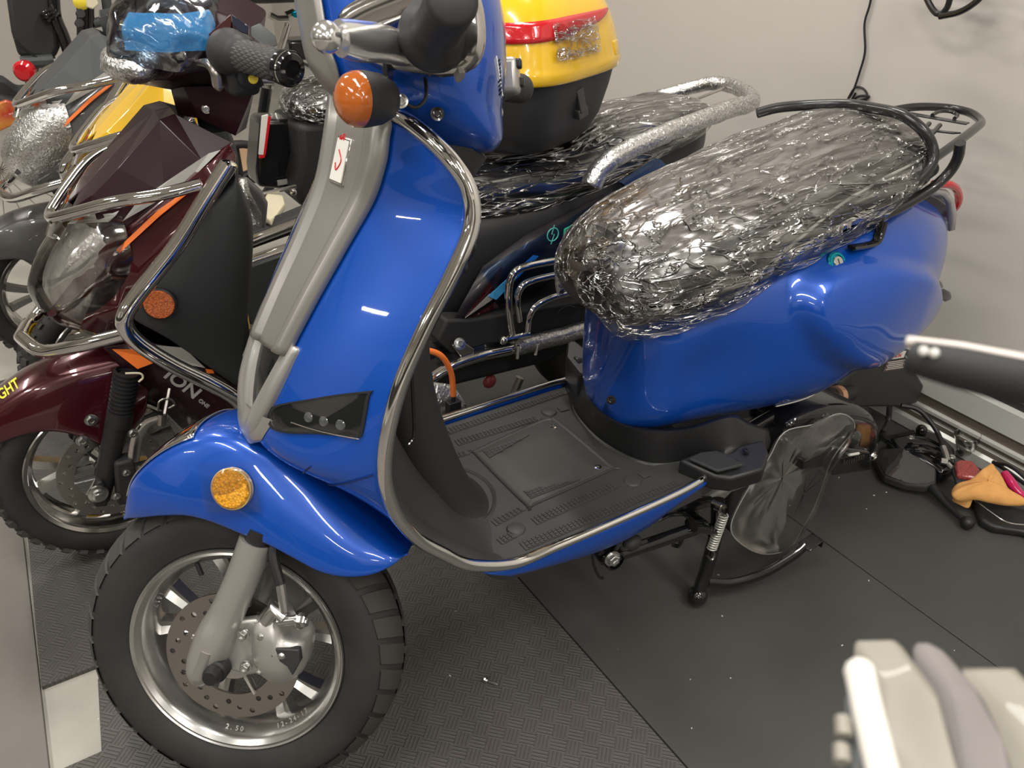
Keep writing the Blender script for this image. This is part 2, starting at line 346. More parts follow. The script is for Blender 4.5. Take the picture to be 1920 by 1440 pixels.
rmat([(-0.2165,0.2632,0.0000)[:2], (-0.1909,0.2614,0.0000)[:2], (-.1, .28), (.565 - g, .286), (.565 - g, -2.9), (-.28, -2.9), (-0.2956,0.1036,0.0000)[:2], (-0.2377,0.1044,0.0000)[:2]], MATPL, 'patterned rubber mat under the front wheel of the blue scooter')
rmat([(.565 + g, -2.9), (1.2 - g, -2.9), (1.2 - g, 1.5), (.565 + g, 1.5)], MATSM, 'smooth black rubber mat under the centre stand of the blue scooter')
rmat([(1.2 + g, -2.9), (1.747, -2.9), (1.747, 1.5), (1.2 + g, 1.5)], MATSM, 'smooth black rubber mat beside the skirting rail, under the loose mirror')

# =============== BLUE SCOOTER ===============
WC = V((0.0033, -0.0159, 0.2436))
MS = Matrix(((0.8008, 0.5903, 0.1015), (-0.5903, 0.7491, 0.3008), (0.1015, -0.3008, 0.9483)))   # front end steered to its right about the raked axis
def S(p): return WC + MS @ V(p)
BS = thing('motor_scooter', 'glossy blue retro scooter with silver front stripe and film-wrapped seat, nearest of all', 'scooter', (.6, 0, 0))
def part(b, name, m, parent=BS, **k): return b.build(name, m, parent, **k)
# ---- shield surface: edge and centre stations ----
SE = [(.262, .085, 1.003), (.275, .142, .987), (.290, .178, .957), (.299, .192, .915), (.272, .2, .861), (.2275, .2, .79), (.189, .2, .715), (.168, .2, .64), (.166, .2, .59), (.175, .2, .54), (.206, .2, .48), (.25, .2, .43), (.305, .2, .378), (.3675, .195, .333)]
SC = [(.250, 0, 1.0), (.239, 0, .978), (.227, 0, .947), (.208, 0, .90), (.173, 0, .84), (.129, 0, .77), (.090, 0, .70), (.068, 0, .635), (.064, 0, .592), (.115, 0, .56), (.20, 0, .50), (.26, 0, .44), (.31, 0, .37), (.36, 0, .315)]
SEd = crom(SE, 6); SCd = crom(SC, 6)
def shield(u, v):      # u in 0..1 from top to bottom, v in -1..1 across (negative = near side)
    t = u * (len(SEd) - 1); i = min(int(t), len(SEd) - 2); f = t - i
    e = SEd[i].lerp(SEd[i + 1], f); c = SCd[i].lerp(SCd[i + 1], f); a = abs(v)
    s = a ** (1.55 + .75 * smoothstep((u - .45) / .15))
    return V((c.x + (e.x - c.x) * s, (1 if v > 0 else -1) * e.y * (a ** .95 if a else 0), c.z + (e.z - c.z) * s))
def shn(u, v):
    d = 1e-3; a = shield(min(1, u + d), v) - shield(max(0, u - d), v); b_ = shield(u, min(1, v + d)) - shield(u, max(-1, v - d)); n = b_.cross(a).normalized()
    return n if n.x < 0 or u > .7 else -n
def shoff(u, v, h):
    n = shn(u, v)
    if n.x > 0: n = -n
    return shield(u, v) + n * h
NU, NV = 72, 48
b = MB(); b.grid([[shield(i / NU, -1 + 2 * j / NV) for j in range(NV + 1)] for i in range(NU + 1)])
part(b, 'front_shield', BLUE, solid=.004, soff=0, auto=False)
# chrome rim all around the shield edge and along the floorboard
edge = [V((p.x, -p.y, p.z)) for p in crom(SE[:13], 6)]
tail_e = [(.36, -.2, .3625), (.43, -.201, .361), (.52, -.202, .361), (.62, -.202, .362), (.70, -.2, .3635), (.762, -.192, .3645)]
path = crom([tuple(edge[0] + V((-.012, .085, .004)))] + [tuple(edge[i]) for i in range(0, len(edge), 5)] + tail_e, 8)
for sgn in (1, -1):
    b = MB(); rr = [.010 if i < len(path) * .7 else .010 - .0035 * min(1, (i - len(path) * .7) / 30) for i in range(len(path))]
    b.tube([V((p.x + .004, p.y * sgn, p.z + .002)) for p in path], rr, 12, up=(1, 0, 0))
    part(b, 'chrome_trim', CHROME)
# inner leg shield (rider side)
IC = [(.315, 0, 1.0), (.315, 0, .975), (.312, 0, .945), (.305, 0, .90), (.290, 0, .84), (.262, 0, .77), (.240, 0, .70), (.232, 0, .635), (.240, 0, .59), (.255, 0, .54), (.280, 0, .48), (.31, 0, .43), (.345, 0, .378), (.40, 0, .352)]
ICd = crom(IC, 6)
rows = []
for i in range(len(SEd)):
    e, c = SEd[i], ICd[i]; r = []
    for j in range(41):
        v = -1 + j / 20; a = abs(v); s = smoothstep((a - .25) / .75)
        x = c.x + (e.x + .010 - c.x) * s
        if a > .8: x += .012 * math.sin((a - .8) / .2 * PI)
        r.append(V((x, e.y * .985 * v, c.z + (max(e.z, .352) - c.z) * s)))
    rows.append(r)
b = MB(); b.grid(rows); part(b, 'inner_leg_shield', GREYP, solid=.004, auto=False)
# steering column cover: hump rising from the floorboard
b = MB(); rows = []
for z, cx, rx, ry in [(.350, .345, .085, .098), (.358, .345, .072, .086), (.375, .34, .062, .078), (.42, .325, .056, .073), (.50, .30, .054, .070), (.60, .278, .05, .068), (.70, .278, .045, .066), (.80, .295, .04, .066), (.88, .305, .035, .066), (.93, .305, .02, .06)]:
    rows.append([V((cx + rx * math.copysign(abs(math.cos(t)) ** .9, math.cos(t)), ry * math.sin(t), z)) for t in [2 * PI * k / 28 for k in range(28)]])
b.grid(rows, True, False, True); part(b, 'steering_column_cover', BLACKM, subd=1)
b = MB(); b.lathe([(0, 0), (.012, 0), (.012, .003), (0, .003)], (0.4129,-0.1200,0.5865), (-.3, -1, .3), 16)
hk = MB(); hk.tube(crom([(0.3401,-0.1000,0.8528), (0.3494,-0.1000,0.8467), (0.3524,-0.1000,0.8345), (0.3460,-0.1000,0.8226), (0.3396,-0.1000,0.8195)], 6), .006, 10); part(hk, 'bag_hook', GLOSSB)
hk = MB(); hk.lathe([(0, 0), (.014, 0), (.014, .006), (.010, .010), (0, .010)], (0.3403,-0.0900,0.8091), (.9, -.4, .1), 20); part(hk, 'ignition_lock', BLACK)
# inner shield catch
ct = MB(); ct.tube(crom([(0.2360,-0.1500,0.7053), (0.2359,-0.1500,0.6577), (0.2346,-0.1500,0.6125), (0.2230,-0.1550,0.6026)], 6), .0025, 8); part(ct, 'glovebox_seam', GLOSSB)
# ---- silver centre stripe on the shield ----
def stripe_w(u):   # half width as share of v
    return ip(u, [(0, .42), (.10, .40), (.2, .34), (.35, .29), (.45, .25), (.6, .16)])
rows = []
for i in range(45):
    u = .0 + .44 * i / 44; r = []
    vn = ip(u, [(0, -.95), (.03, -.78), (.08, -.60), (.14, -.50), (.2, -.43), (.3, -.345), (.4, -.30), (.44, -.28)]); vf = ip(u, [(0, .95), (.03, .62), (.08, .34), (.14, .22), (.2, .15), (.3, .10), (.44, .07)])
    for j in range(25):
        q = -1 + j / 12; h = .004 + .005 * smoothstep((1 - abs(q)) / .12) - .006 * smoothstep((abs(q) - .28) / .12) * smoothstep((.72 - abs(q)) / .12) * 0 + (.007 * (smoothstep((abs(q) - .50) / .06) if abs(q) > .5 else 0) * smoothstep((1.0 - abs(q)) / .2))
        r.append(shoff(u, (vn + vf) / 2 + q * (vf - vn) / 2, h))
    rows.append(r)
b = MB(); b.grid(rows); part(b, 'silver_stripe', SILVER, auto=False, solid=.003)
# badge
bc = shoff(.165, -.115, .0125); bx = (shoff(.22, -.115, .012) - shoff(.11, -.115, .012)).normalized(); by = shn(.165, -.115).cross(bx).normalized()
if by.y > 0: by = -by
bn = bx.cross(by); bn = -bn if bn.x > 0 else bn
bd = MB(); bd.box(bc, (.056, .030, .005), (bx, by, bn)); badge = part(bd, 'badge', CHROME, bevel=.0015)
bd = MB(); bd.box(bc + bn * .0022, (.050, .025, .002), (bx, by, bn)); part(bd, 'badge_plate', WHITEP, badge)
mk = MB(); mk.tube(crom([bc + bn * .0036 - bx * .012 - by * .004, bc + bn * .0036 + by * .005, bc + bn * .0036 + bx * .012 - by * .002, bc + bn * .0036 + bx * .004 - by * .006], 6), .0009, 6); part(mk, 'badge_emblem', REDP, badge)
text_mesh('Ra', .011, bc + bn * .0034 - bx * .024 + by * .003, -by, bx * -1, REDP, badge)
# lower silver horn surround: V shaped frame of two arms around a black recess
def arm(us, vs, wid, hh):
    rows = []
    for (u, v), w_, h in zip([( ip(t/16, [(k/(len(us)-1), us[k]) for k in range(len(us))]), ip(t/16, [(k/(len(vs)-1), vs[k]) for k in range(len(vs))])) for t in range(17)], [ip(t/16, [(k/(len(wid)-1), wid[k]) for k in range(len(wid))]) for t in range(17)], [ip(t/16, [(k/(len(hh)-1), hh[k]) for k in range(len(hh))]) for t in range(17)]):
        rows.append([shoff(u, v - w_, .001), shoff(u, v - w_ * .85, h), shoff(u, v - w_ * .3, h * 1.1), shoff(u, v + w_ * .3, h * 1.1), shoff(u, v + w_ * .85, h), shoff(u, v + w_, .001)])
    return rows
b = MB()
b.grid(arm([.355, .43, .52, .60], [.10, .08, .02, -.06], [.055, .08, .095, .10], [.006, .012, .014, .010]), capa=True)
b.grid(arm([.425, .48, .54, .60], [-.29, -.25, -.18, -.09], [.055, .065, .075, .09], [.008, .012, .014, .010]), capa=True)
rows = []
for i in range(9):
    u = .53 + .085 * i / 8; W_ = ip(u, [(.53, .34), (.56, .28), (.59, .22), (.615, .08)])
    rows.append([shoff(min(u, .615), q / 6 * W_ * .75 - .07, .010 * (1 - (abs(q) / 6) ** 4) + .003) for q in range(-6, 7)])
b.grid(rows)
part(b, 'horn_surround', SILVERL, subd=1, auto=False)
b = MB(); b.grid([[shoff(.405 + .13 * i / 8, -.09 + q / 4 * (.17 - .09 * i / 8), .0045) for q in range(-4, 5)] for i in range(9)]); part(b, 'horn_grille', SMOKE, auto=False, solid=.002)
# daytime lamp in the near side of the shield (and its mirror)
def shield_uv(px):   # world point on near side at given y,z by search
    best = None
    for i in range(0, 141):
        for j in range(0, 61):
            u = i / 140; v = -j / 60; d = (shield(u, v) - V(px)).length
            if best is None or d < best[0]: best = (d, u, v)
    return best[1], best[2]
def ray_shield(o, d):
    best = None
    for i in range(60, 125):
        for j in range(-58, -12):
            p = shield(i / 160, j / 60); w_ = p - o; t = w_.dot(d); dist = (w_ - d * t).length
            if best is None or dist < best[0]: best = (dist, i / 160, j / 60)
    return best[1], best[2]
LQ = [(0.0677,-0.1300,0.6976), (0.1147,-0.1500,0.7061), (0.1677,-0.1700,0.7075), (0.1684,-0.1700,0.6982), (0.1556,-0.1700,0.6599), (0.1454,-0.1700,0.6548), (0.1097,-0.1500,0.6587), (0.0654,-0.1300,0.6702)]
uvs = [ray_shield(CP, (V(p) - CP).normalized()) for p in LQ]
dense = crom([(u, v, 0) for u, v in uvs], 4, True)
for sgn in (1, -1):
    ctr = sum((V(q) for q in dense), V()) / len(dense)
    def ring(s, h): return [shoff(ctr.x + (q.x - ctr.x) * s, sgn * (ctr.y + (q.y - ctr.y) * s), h) for q in dense]
    b = MB(); b.grid([ring(1.06, .001), ring(1.05, .005), ring(.97, .005), ring(.94, .001)], True); lamp = part(b, 'daytime_lamp', BLACK)
    b = MB(); b.grid([ring(s, .0045 - .001 * s) for s in (.97, .8, .6, .4, .2, .02)], True); part(b, 'lamp_lens', SMOKE, lamp)
    for k in range(3):
        q = ctr + V((.004, .10 * (k - 1), 0)); b = MB(); b.lathe([(.007, 0), (.006, .0015), (0, .002)], shoff(q.x, sgn * q.y, .0038), shn(q.x, sgn * q.y), 16); part(b, 'lamp_reflector', mat('lamp_reflector_grey', (.10, .105, .11), .15, .3, 1.), lamp)
    b = MB(); b.tube([shoff(ctr.x + .018, sgn * (ctr.y + dv), .0052) for dv in (-.22, -.1, 0, .1, .2)], .0008, 6); part(b, 'lamp_trim', STEEL, lamp)
sq = [ray_shield(CP, (V(q) - CP).normalized()) for q in ((0.1039,-0.1200,0.5937), (0.1382,-0.1600,0.5960), (0.1637,-0.1900,0.6021))]
for sgn in (1, -1):
    b = MB(); b.tube([shoff(q.x, sgn * q.y, .0032) for q in crom([(u, v, 0) for u, v in sq], 14)], .0011, 6); part(b, 'shield_seam', mat('dark_blue_seam', (.002, .012, .08), .5))
# lower side skirt below the chrome line
for sgn in (1, -1):
    top = crom([(.25, .2, .43), (.305, .2, .378), (.36, .2, .3605), (.5, .202, .359), (.62, .202, .360), (.70, .2, .3615), (.765, .192, .362)], 6)
    bot = crom([(.31, .185, .37), (.36, .19, .338), (.42, .19, .318), (.544, .188, .298), (.639, .188, .303), (.72, .188, .333), (.775, .188, .352)], 6)
    b = MB(); b.grid([[V((p.x + (q.x - p.x) * t, sgn * (p.y + (q.y - p.y) * t + .006 * math.sin(PI * t)), p.z + (q.z - p.z) * t)) for p, q in zip(top, bot)] for t in [k / 6 for k in range(7)]])
    b.grid([[V((q.x, sgn * q.y, q.z)) for q in bot], [V((q.x, sgn * q.y * .55, q.z - .01)) for q in bot]])
    part(b, 'lower_side_panel', BLUE, solid=.003, soff=0, ang=50)
# ---- floorboard ----
def fl(poly, n=6): return crom(poly, n, False)
half = [(.33, 0), (.335, .12), (.345, .172), (.38, .190), (.45, .193), (.62, .194), (.74, .192), (.80, .18), (.82, .15), (.83, .1), (.83, 0)]
top = crom([(x, -y, 0) for x, y in half], 5); outl = [V((p.x, p.y, .3555)) for p in top] + [V((p.x, -p.y, .3555)) for p in reversed(top[1:-1])]
b = MB(); b.prism([V((p.x, p.y, .318)) for p in outl], (0, 0, .037)); fb = part(b, 'floorboard', GREYP, bevel=.004, ang=50)
def frib(p, q, w_, w2=None, name='grip_rib', h=.0032):
    p, q = V((*p, .355)), V((*q, .355)); d = (q - p).normalized(); n = V((-d.y, d.x, 0)); w2 = w2 or w_; L = (q - p).length
    b = MB(); pl = [p + n * w_, p - n * w_, q - n * w2, q + d * w2, q + n * w2]
    b.prism([v - V((0, 0, .001)) for v in pl], (0, 0, .001 + h * .5)); k = int(L / .0075)
    for i in range(1, k):
        for s in (-.5, 0, .5):
            ww = (w_ + (w2 - w_) * i / k); c = p.lerp(q, i / k) + n * ww * s * 1.25; b.box(c + V((0, 0, h * .6)), (.0048, ww * .5, h * .8))
    return part(b, name, GREYP, fb, bevel=.0006)
for s in (-1, 1):
    frib((.40, .168 * s), (.72, .170 * s), .010, .007)
    frib((.448, .128 * s), (.622, .120 * s), .0095, .008)
    frib((.375, .140 * s), (.405, .137 * s), .008)
    frib((.39, .098 * s), (.452, .091 * s), .008, .006)
    for x, y in ((.4134, .128), (.652, .127)):
        b = MB(); b.lathe([(.0155, 0), (.0155, .001), (.0135, .0035), (.008, .0045), (0, .0048)], (x, y * s, .3548), (0, 0, 1), 28); part(b, 'round_boss', GREYP, fb)
    b = MB(); b.prism([(.672, s * .115, .355), (.692, s * .113, .355), (.688, s * .132, .355), (.673, s * .131, .355)][::1], (0, 0, .0025)); part(b, 'arrow_boss', GREYP, fb, bevel=.0008)
pan = crom([(.462, -.086, 0), (.462, .080, 0), (.468, .088, 0), (.615, .108, 0), (.640, .104, 0), (.646, .09, 0), (.645, -.070, 0), (.638, -.080, 0), (.475, -.090, 0)], 4, True)
b = MB(); pc = V((.555, 0, 0))
for s0, s1, z0, z1 in ((1.03, 1.0, .3552, .3568), (1.0, .985, .3568, .3568)):
    b.grid([[V((pc.x + (p.x - pc.x) * s_, p.y * s_, z_)) for p in pan] for s_, z_ in ((s0, z0), (s1, z1))], True)
b.grid([[V((pc.x + (p.x - pc.x) * s_, p.y * s_, z_)) for p in pan] for s_, z_ in ((.985, .3568), (.975, .3560), (.96, .3566), (.5, .3569), (.01, .3570))], True)
hatch = part(b, 'hatch_cover', mat('hatch_plastic', (.056, .054, .051), .42, bump=(350, .1, .0005)), fb, ang=60)
b = MB(); b.tube([V((pc.x + (p.x - pc.x) * 1.02, p.y * 1.02, .3555)) for p in pan], .0022, 6, True); part(b, 'hatch_gap', DARKR, fb)
for s in (-1, 1):
    b = MB(); b.prism([(.475, s * .078, .3566), (.475, s * .055, .3566), (.575, s * .079, .3566)], (0, 0, .0016)); 
    for i in range(10):
        for j in range(3):
            if j < 3 - i * .3: b.box((.48 + i * .008, s * (.074 - j * .006), .3586), (.005, .0035, .001))
    part(b, 'triangular_grip_pad', GREYP, fb)
for p in ((0.6294,0.0792,0.3570), (0.6236,-0.0656,0.3570)):
    b = MB(); b.lathe([(.0065, -.002), (.0065, .0008), (.0035, .0012), (.003, -.001), (0, -.001)], p, (0, 0, 1), 16); part(b, 'screw', CHROME, fb)
b = MB(); b.lathe([(.088, 0), (.092, .002), (.095, 0)], (.345, 0, .3556), (0, 0, 1), 40); part(b, 'column_collar', GREYP, fb)
# ---- black skirt at the rear of the floorboard, around the foot of the blue body ----
tp = [(0.7103,0.1323,0.4600), (0.7073,0.0989,0.4400), (0.6703,0.0249,0.4300), (0.6690,-0.0428,0.4250), (0.7005,-0.0964,0.4250), (0.7641,-0.1306,0.4250), (0.8329,-0.1580,0.4417), (0.8756,-0.1650,0.4155), (0.9356,-0.1650,0.3785)]
bt = [(0.7487,0.2092,0.3570), (0.7263,0.1593,0.3570), (0.6946,0.0939,0.3570), (0.6809,-0.0047,0.3570), (0.7080,-0.0978,0.3570), (0.7753,-0.1307,0.3570), (0.8234,-0.1780,0.3916), (0.8639,-0.1800,0.3872), (0.9203,-0.1800,0.3645)]
T_, B_ = crom(tp, 5), crom(bt, 5)
rows = []
for t, inn in ((0, 0), (.12, 0), (.5, .004), (.88, 0), (1, 0), (1.0, -.012)):
    rows.append([p.lerp(q, t) if inn >= 0 else V((q.x - .012, q.y - .004, q.z - .006)) for p, q in zip(T_, B_)])
ins = [V((p.x + .012, p.y * .93, p.z - .004)) for p in T_]
b = MB(); b.grid([ins] + rows); part(b, 'foot_skirt', BLACK, solid=.003, soff=0, ang=50)
b = MB(); b.prism([(0.7200,0.1749,0.4700), (0.7395,0.1736,0.4700), (0.7461,0.1431,0.4600), (0.7017,0.0823,0.4500), (0.6936,0.0955,0.4400), (0.7130,0.1624,0.4400)], (0, .0, -.05)); part(b, 'skirt_corner', BLACK, bevel=.006)
# passenger foot peg pad
pg = [(0.7316,-0.1492,0.3850), (0.7677,-0.1533,0.3900), (0.8032,-0.1690,0.3900), (0.8893,-0.1935,0.4000), (0.8753,-0.2214,0.3900), (0.8382,-0.2453,0.3850), (0.7782,-0.2311,0.3800), (0.7576,-0.2118,0.3800)]
b = MB(); b.prism(pg, (0.004, .004, -.035)); pp = part(b, 'passenger_foot_rest', BLACK, bevel=.006)
b = MB(); b.prism([(0.7406,-0.1630,0.3880), (0.7668,-0.1633,0.3920), (0.7948,-0.1746,0.3920), (0.8068,-0.2162,0.3920), (0.8102,-0.2261,0.3880), (0.7604,-0.2141,0.3860)], (0, 0, .006)); part(b, 'rubber_pad', BLACKM, pp, bevel=.004)
bolt('screw', (0.8388,-0.2003,0.3950), (0, -.2, 1), .005, .004, GLOSSB, pp)
# ---- blue rear body ----
BW = [(.668, .012), (.672, .045), (.685, .082), (.705, .108), (.74, .128), (.80, .138), (.88, .150), (.97, .170), (1.06, .187), (1.15, .194), (1.24, .188), (1.32, .168), (1.40, .138), (1.46, .105), (1.51, .065), (1.54, .02)]
BZB = [(.668, .40), (.80, .385), (.94, .372), (1.07, .366), (1.15, .388), (1.22, .405), (1.30, .415), (1.40, .43), (1.48, .455), (1.54, .50)]
BZT = [(.668, .655), (.80, .685), (.92, .705), (1.05, .728), (1.18, .742), (1.30, .738), (1.40, .715), (1.48, .68), (1.54, .61)]
def body(x, th, off=0.):
    w_, zb, zt = ip(x, BW), ip(x, BZB), ip(x, BZT); zc = zb + (zt - zb) * .50; h = (zt - zb) / 2; e = 2 / 2.7
    s, c = math.sin(th), math.cos(th)
    y = -math.copysign(abs(s) ** e, s) * w_; z = zc + math.copysign(abs(c) ** e, c) * h
    # waist below the seat: panel pinched in at mid height, cheek swells further back
    zz = (z - zc) / h
    pinch = math.exp(-((x - .80) / .09) ** 2) * math.exp(-((zz + .05) / .55) ** 2) * .022
    dx, dz = x - 1.19, z - .555; rx = dx * .93 + dz * -.36; rz = dx * .36 + dz * .93
    d2 = (rx / .25) ** 2 + (rz / .105) ** 2
    cheek = .026 * smoothstep((1.12 - d2) / .38)
    y += math.copysign(1, y) * (cheek * min(1, abs(y) / .08) - pinch * min(1, abs(y) / .08)) if abs(y) > 1e-6 else 0
    p = V((x, y, z))
    if off: p += V((0, math.copysign(1, y), 0)) * off
    return p
NX, NT = 90, 96
b = MB(); b.grid([[body(.668 + (.872) * (i / NX), 2 * PI * j / NT) for j in range(NT)] for i in range(NX + 1)], True, True, True)
part(b, 'rear_body_cowl', BLUE, auto=False, subd=1)
# chrome edge line at lower rear of the cowl
b = MB(); b.tube([body(1.0 + .5 * i / 40, PI * .5 + .95) + V((0, -.002, -.002)) for i in range(41)], .0028, 8); part(b, 'cowl_edge_trim', CHROME)
# seat lock
lk = V((1.0450,-0.1480,0.6843)); ln = V((-.1, -.8, .55)).normalized()
b = MB(); b.lathe([(.019, -.01), (.019, .002), (.016, .005), (.0125, .005), (.0115, .003), (0, .003)], lk, ln, 32); lo = part(b, 'seat_lock', TEAL)
b = MB(); b.lathe([(.010, .002), (.010, .0055), (.009, .0065), (0, .0065)], lk, ln, 24); part(b, 'key_barrel', ZINC, lo)
b = MB(); b.box(lk + ln * .0068, (.0015, .010, .0006), (V((1, 0, 0)), ln.cross(V((1, 0, 0))).normalized(), ln)); part(b, 'key_slot', DARKR, lo)
for q, m_ in (((0.6147,-0.0950,0.5148), GLOSSB), ((0.9806,-0.1400,0.7159), None)):
    if m_: bolt('cowl_screw', V(q), (-.7, -.7, .1), .006, .003, GLOSSB, BS)
# tail: lamp, reflector, mudguard
b = MB(); b.grid([[V((x, -.075 + .15 * j / 10, z)) + V((-.02 * abs(j / 5 - 1) ** 2, 0, 0)) for j in range(11)] for x, z in [(1.42, .735), (1.47, .725), (1.505, .70), (1.53, .665), (1.54, .63)]]); tl = part(b, 'tail_lamp', mat('clear_tail_lens', (.55, .52, .50), .1, 0, 1., trans=.4), solid=.012)
b = MB(); b.tube(crom([(1.40, -.072, .745), (1.45, -.076, .737), (1.495, -.070, .715), (1.527, -.06, .68), (1.545, -.03, .64), (1.55, 0, .635), (1.545, .03, .64), (1.527, .06, .68), (1.49, .07, .72)], 6), .008, 10); part(b, 'red_lens', REDL, tl)
b = MB(); b.tube(crom([(1.50, -.045, .52), (1.55, -.04, .50), (1.60, -.03, .47), (1.625, -.02, .455)], 5), [.016, .014, .010, .006], 10, sq=(.4, 1.2)); part(b, 'plate_bracket', GLOSSB)
pb = [(1.5504,-0.0500,0.4558), (1.5577,-0.0500,0.4697), (1.5910,-0.0500,0.4645), (1.6216,-0.0500,0.4495), (1.6354,-0.0500,0.4330), (1.6141,-0.0500,0.4314), (1.5879,-0.0500,0.4456), (1.5650,-0.0500,0.4445)]
b = MB(); b.prism(pb, (.012, .006, .002)); part(b, 'indicator_bracket', GLOSSB, bevel=.002)
b = MB(); b.prism([(1.4803,-0.0600,0.4407), (1.5982,-0.0200,0.4322), (1.6205,-0.0200,0.3722), (1.5739,-0.0400,0.3586), (1.4760,-0.0600,0.4198)], (.01, .06, 0)); part(b, 'rear_mudguard', GLOSSB, bevel=.003)
b = MB(); b.prism([(1.5203,-0.0500,0.4239), (1.5836,-0.0300,0.4238), (1.5944,-0.0300,0.3901), (1.5398,-0.0500,0.4004)], (.008, .02, .004)); part(b, 'rear_reflector', REFR, bevel=.002)
# ---- seat ----
SW = [(.598, .02), (.603, .048), (.616, .076), (.638, .100), (.67, .122), (.72, .140), (.80, .150), (.92, .154), (1.05, .156), (1.16, .152), (1.25, .140), (1.31, .115), (1.35, .075), (1.37, .02)]
SZB = [(.598, .69), (.612, .655), (.64, .630), (.68, .622), (.76, .628), (.86, .650), (.98, .685), (1.10, .713), (1.22, .742), (1.30, .762), (1.37, .80)]
SZT = [(.598, .708), (.606, .724), (.625, .745), (.655, .768), (.71, .790), (.80, .815), (.90, .836), (1.0, .855), (1.1, .870), (1.2, .879), (1.28, .876), (1.34, .858), (1.37, .83)]
def seat(x, th, off=0., ex=3.2):
    w_, zb, zt = ip(x, SW), ip(x, SZB), ip(x, SZT); zc = (zb + zt) / 2; h = (zt - zb) / 2; e = 2 / ex
    s, c = math.sin(th), math.cos(th)
    y = -math.copysign(abs(s) ** e, s) * w_; z = zc + math.copysign(abs(c) ** e, c) * h
    if z < zc: y *= 1 - .10 * ((zc - z) / h) ** 2
    else: z -= .030 * (abs(y) / max(w_, .02)) ** 2 * min(1, w_ / .1) * (h / .08)
    p = V((x, y, z))
    if off:
        p += (V((0, y, (z - zc) * 1.0))).normalized() * off + V((-1 if x < .6 else (1 if x > 1.34 else 0), 0, 0)) * off
    return p
def wrap_rings(fn, x0, x1, n, t0, t1, m): return [[fn(x0 + (x1 - x0) * i / n, t0 + (t1 - t0) * j / m) for j in range(m + 1)] for i in range(n + 1)]
b = MB(); b.grid([[seat(.598 + .772 * i / 90, 2 * PI * j / 80) for j in range(80)] for i in range(91)], True, True, True)
st = part(b, 'seat', LEATHER, auto=False)
for p in st.data.polygons: pass
# front nose panel in brown-black leather and stitched seams
b = MB(); b.grid([[seat(.5985 + (.040 + .050 * abs(math.sin(2 * PI * j / 80)) * (1 if math.cos(2 * PI * j / 80) > 0 else .4)) * i / 10, 2 * PI * j / 80, .0012) for j in range(80)] for i in range(11)], True, True); part(b, 'seat_nose_panel', BROWNL, st, auto=False)
b = MB(); b.grid([[seat(.655 + .69 * i / 50, ip(.655 + .69 * i / 50, [(.655, .60), (.74, .78), (.82, .84), (.92, .84), (1.02, .76), (1.10, .66), (1.2, .70), (1.345, .80)]) * (-1 + 2 * j / 24), .0012) for j in range(25)] for i in range(51)]); part(b, 'seat_top_panel', TOPL, st, auto=False)
def seam(pts, name='seam_stitching', r=.0011, m_=PIPING, dash=True):
    P = crom(pts, 14); b = MB()
    if dash:
        for i in range(0, len(P) - 1, 2): b.tube([P[i], P[i + 1]], r, 5)
    else: b.tube(P, r, 8)
    return part(b, name, m_, st)
for dxx in (0, .010):
    seam([seat(.635 + dxx + .055 * abs(math.sin(t)) * (1 if math.cos(t) > 0 else .4), t, .002) for t in [PI * .25 + PI * .6 * k / 9 for k in range(10)]])
seam([seat(x, t, .0025) for x, t in ((.66, .72), (.74, .80), (.82, .86), (.92, .86), (1.02, .78), (1.10, .60), (1.16, .40))])
seam([seat(x, 2 * PI - t, .0025) for x, t in ((.66, .72), (.74, .80), (.82, .86), (.92, .86), (1.02, .78), (1.10, .60), (1.16, .40))])
for sg in (1, -1):
    seam([seat(x, sg * t, .003) for x, t in ((.80, 2.25), (.83, 1.95), (.88, 1.62), (.94, 1.36), (1.02, 1.18), (1.12, 1.10), (1.22, 1.08), (1.30, 1.1), (1.345, 1.15))], 'white_piping', .0028, PIPING, False)
# clear wrinkled film over the seat, hanging a little below its edge
def wr(p, a, sx=1.):
    q = V((p.x * 9 * sx, p.y * 26, p.z * 22)); return noise.noise(q) * a + noise.noise(q * 2.3) * a * .5 + (1 - abs(noise.noise(V((p.x * 5, p.y * 40 + p.x * 30, p.z * 34)))) * 2) * a * .35
def wrapf(x, th):
    p = seat(x, th, .0035); o = (p - V((x, 0, .73))); o = o.normalized() if o.length > 1e-4 else V((0, 0, 1))
    low = smoothstep((abs(th) - 1.7) / .8)
    return p + o * (.0035 + wr(p, .0046)) + V((0, 0, -.016 * low * (1 + .8 * noise.noise(V((x * 14, 0, th)))))) + V((0, math.copysign(.010, p.y), 0)) * low
b = MB(); b.grid([[wrapf(.598 + .773 * i / 150, -2.35 + 4.70 * j / 120) for j in range(121)] for i in range(151)], False)
b.grid([[wrapf(.598, -2.35 + 4.70 * j / 120).lerp(V((.590, 0, .70)), k / 3) for j in range(121)] for k in range(4)])
sw = part(b, 'plastic_wrap', FILM, st, auto=False)
sw['label'] = 'clear wrinkled plastic film stretched over the seat'
# loose film strands hanging on the blue body below the nose
b = MB(); rows = []
for i in range(13):
    t = i / 12; a = V((0.5896,-0.1000,0.6687)).lerp(V((0.5747,-0.0800,0.5347)), t); c = V((0.6558,-0.1400,0.7049)).lerp(V((0.5851,-0.1100,0.5223)), t)
    rows.append([a.lerp(c, j / 10) + V((-.010, -.006, 0)) * (1 + .8 * noise.noise(V((i * .5, j * .6, 2)))) for j in range(11)])
b.grid(rows); part(b, 'loose_film_strip', FILMC, auto=False)
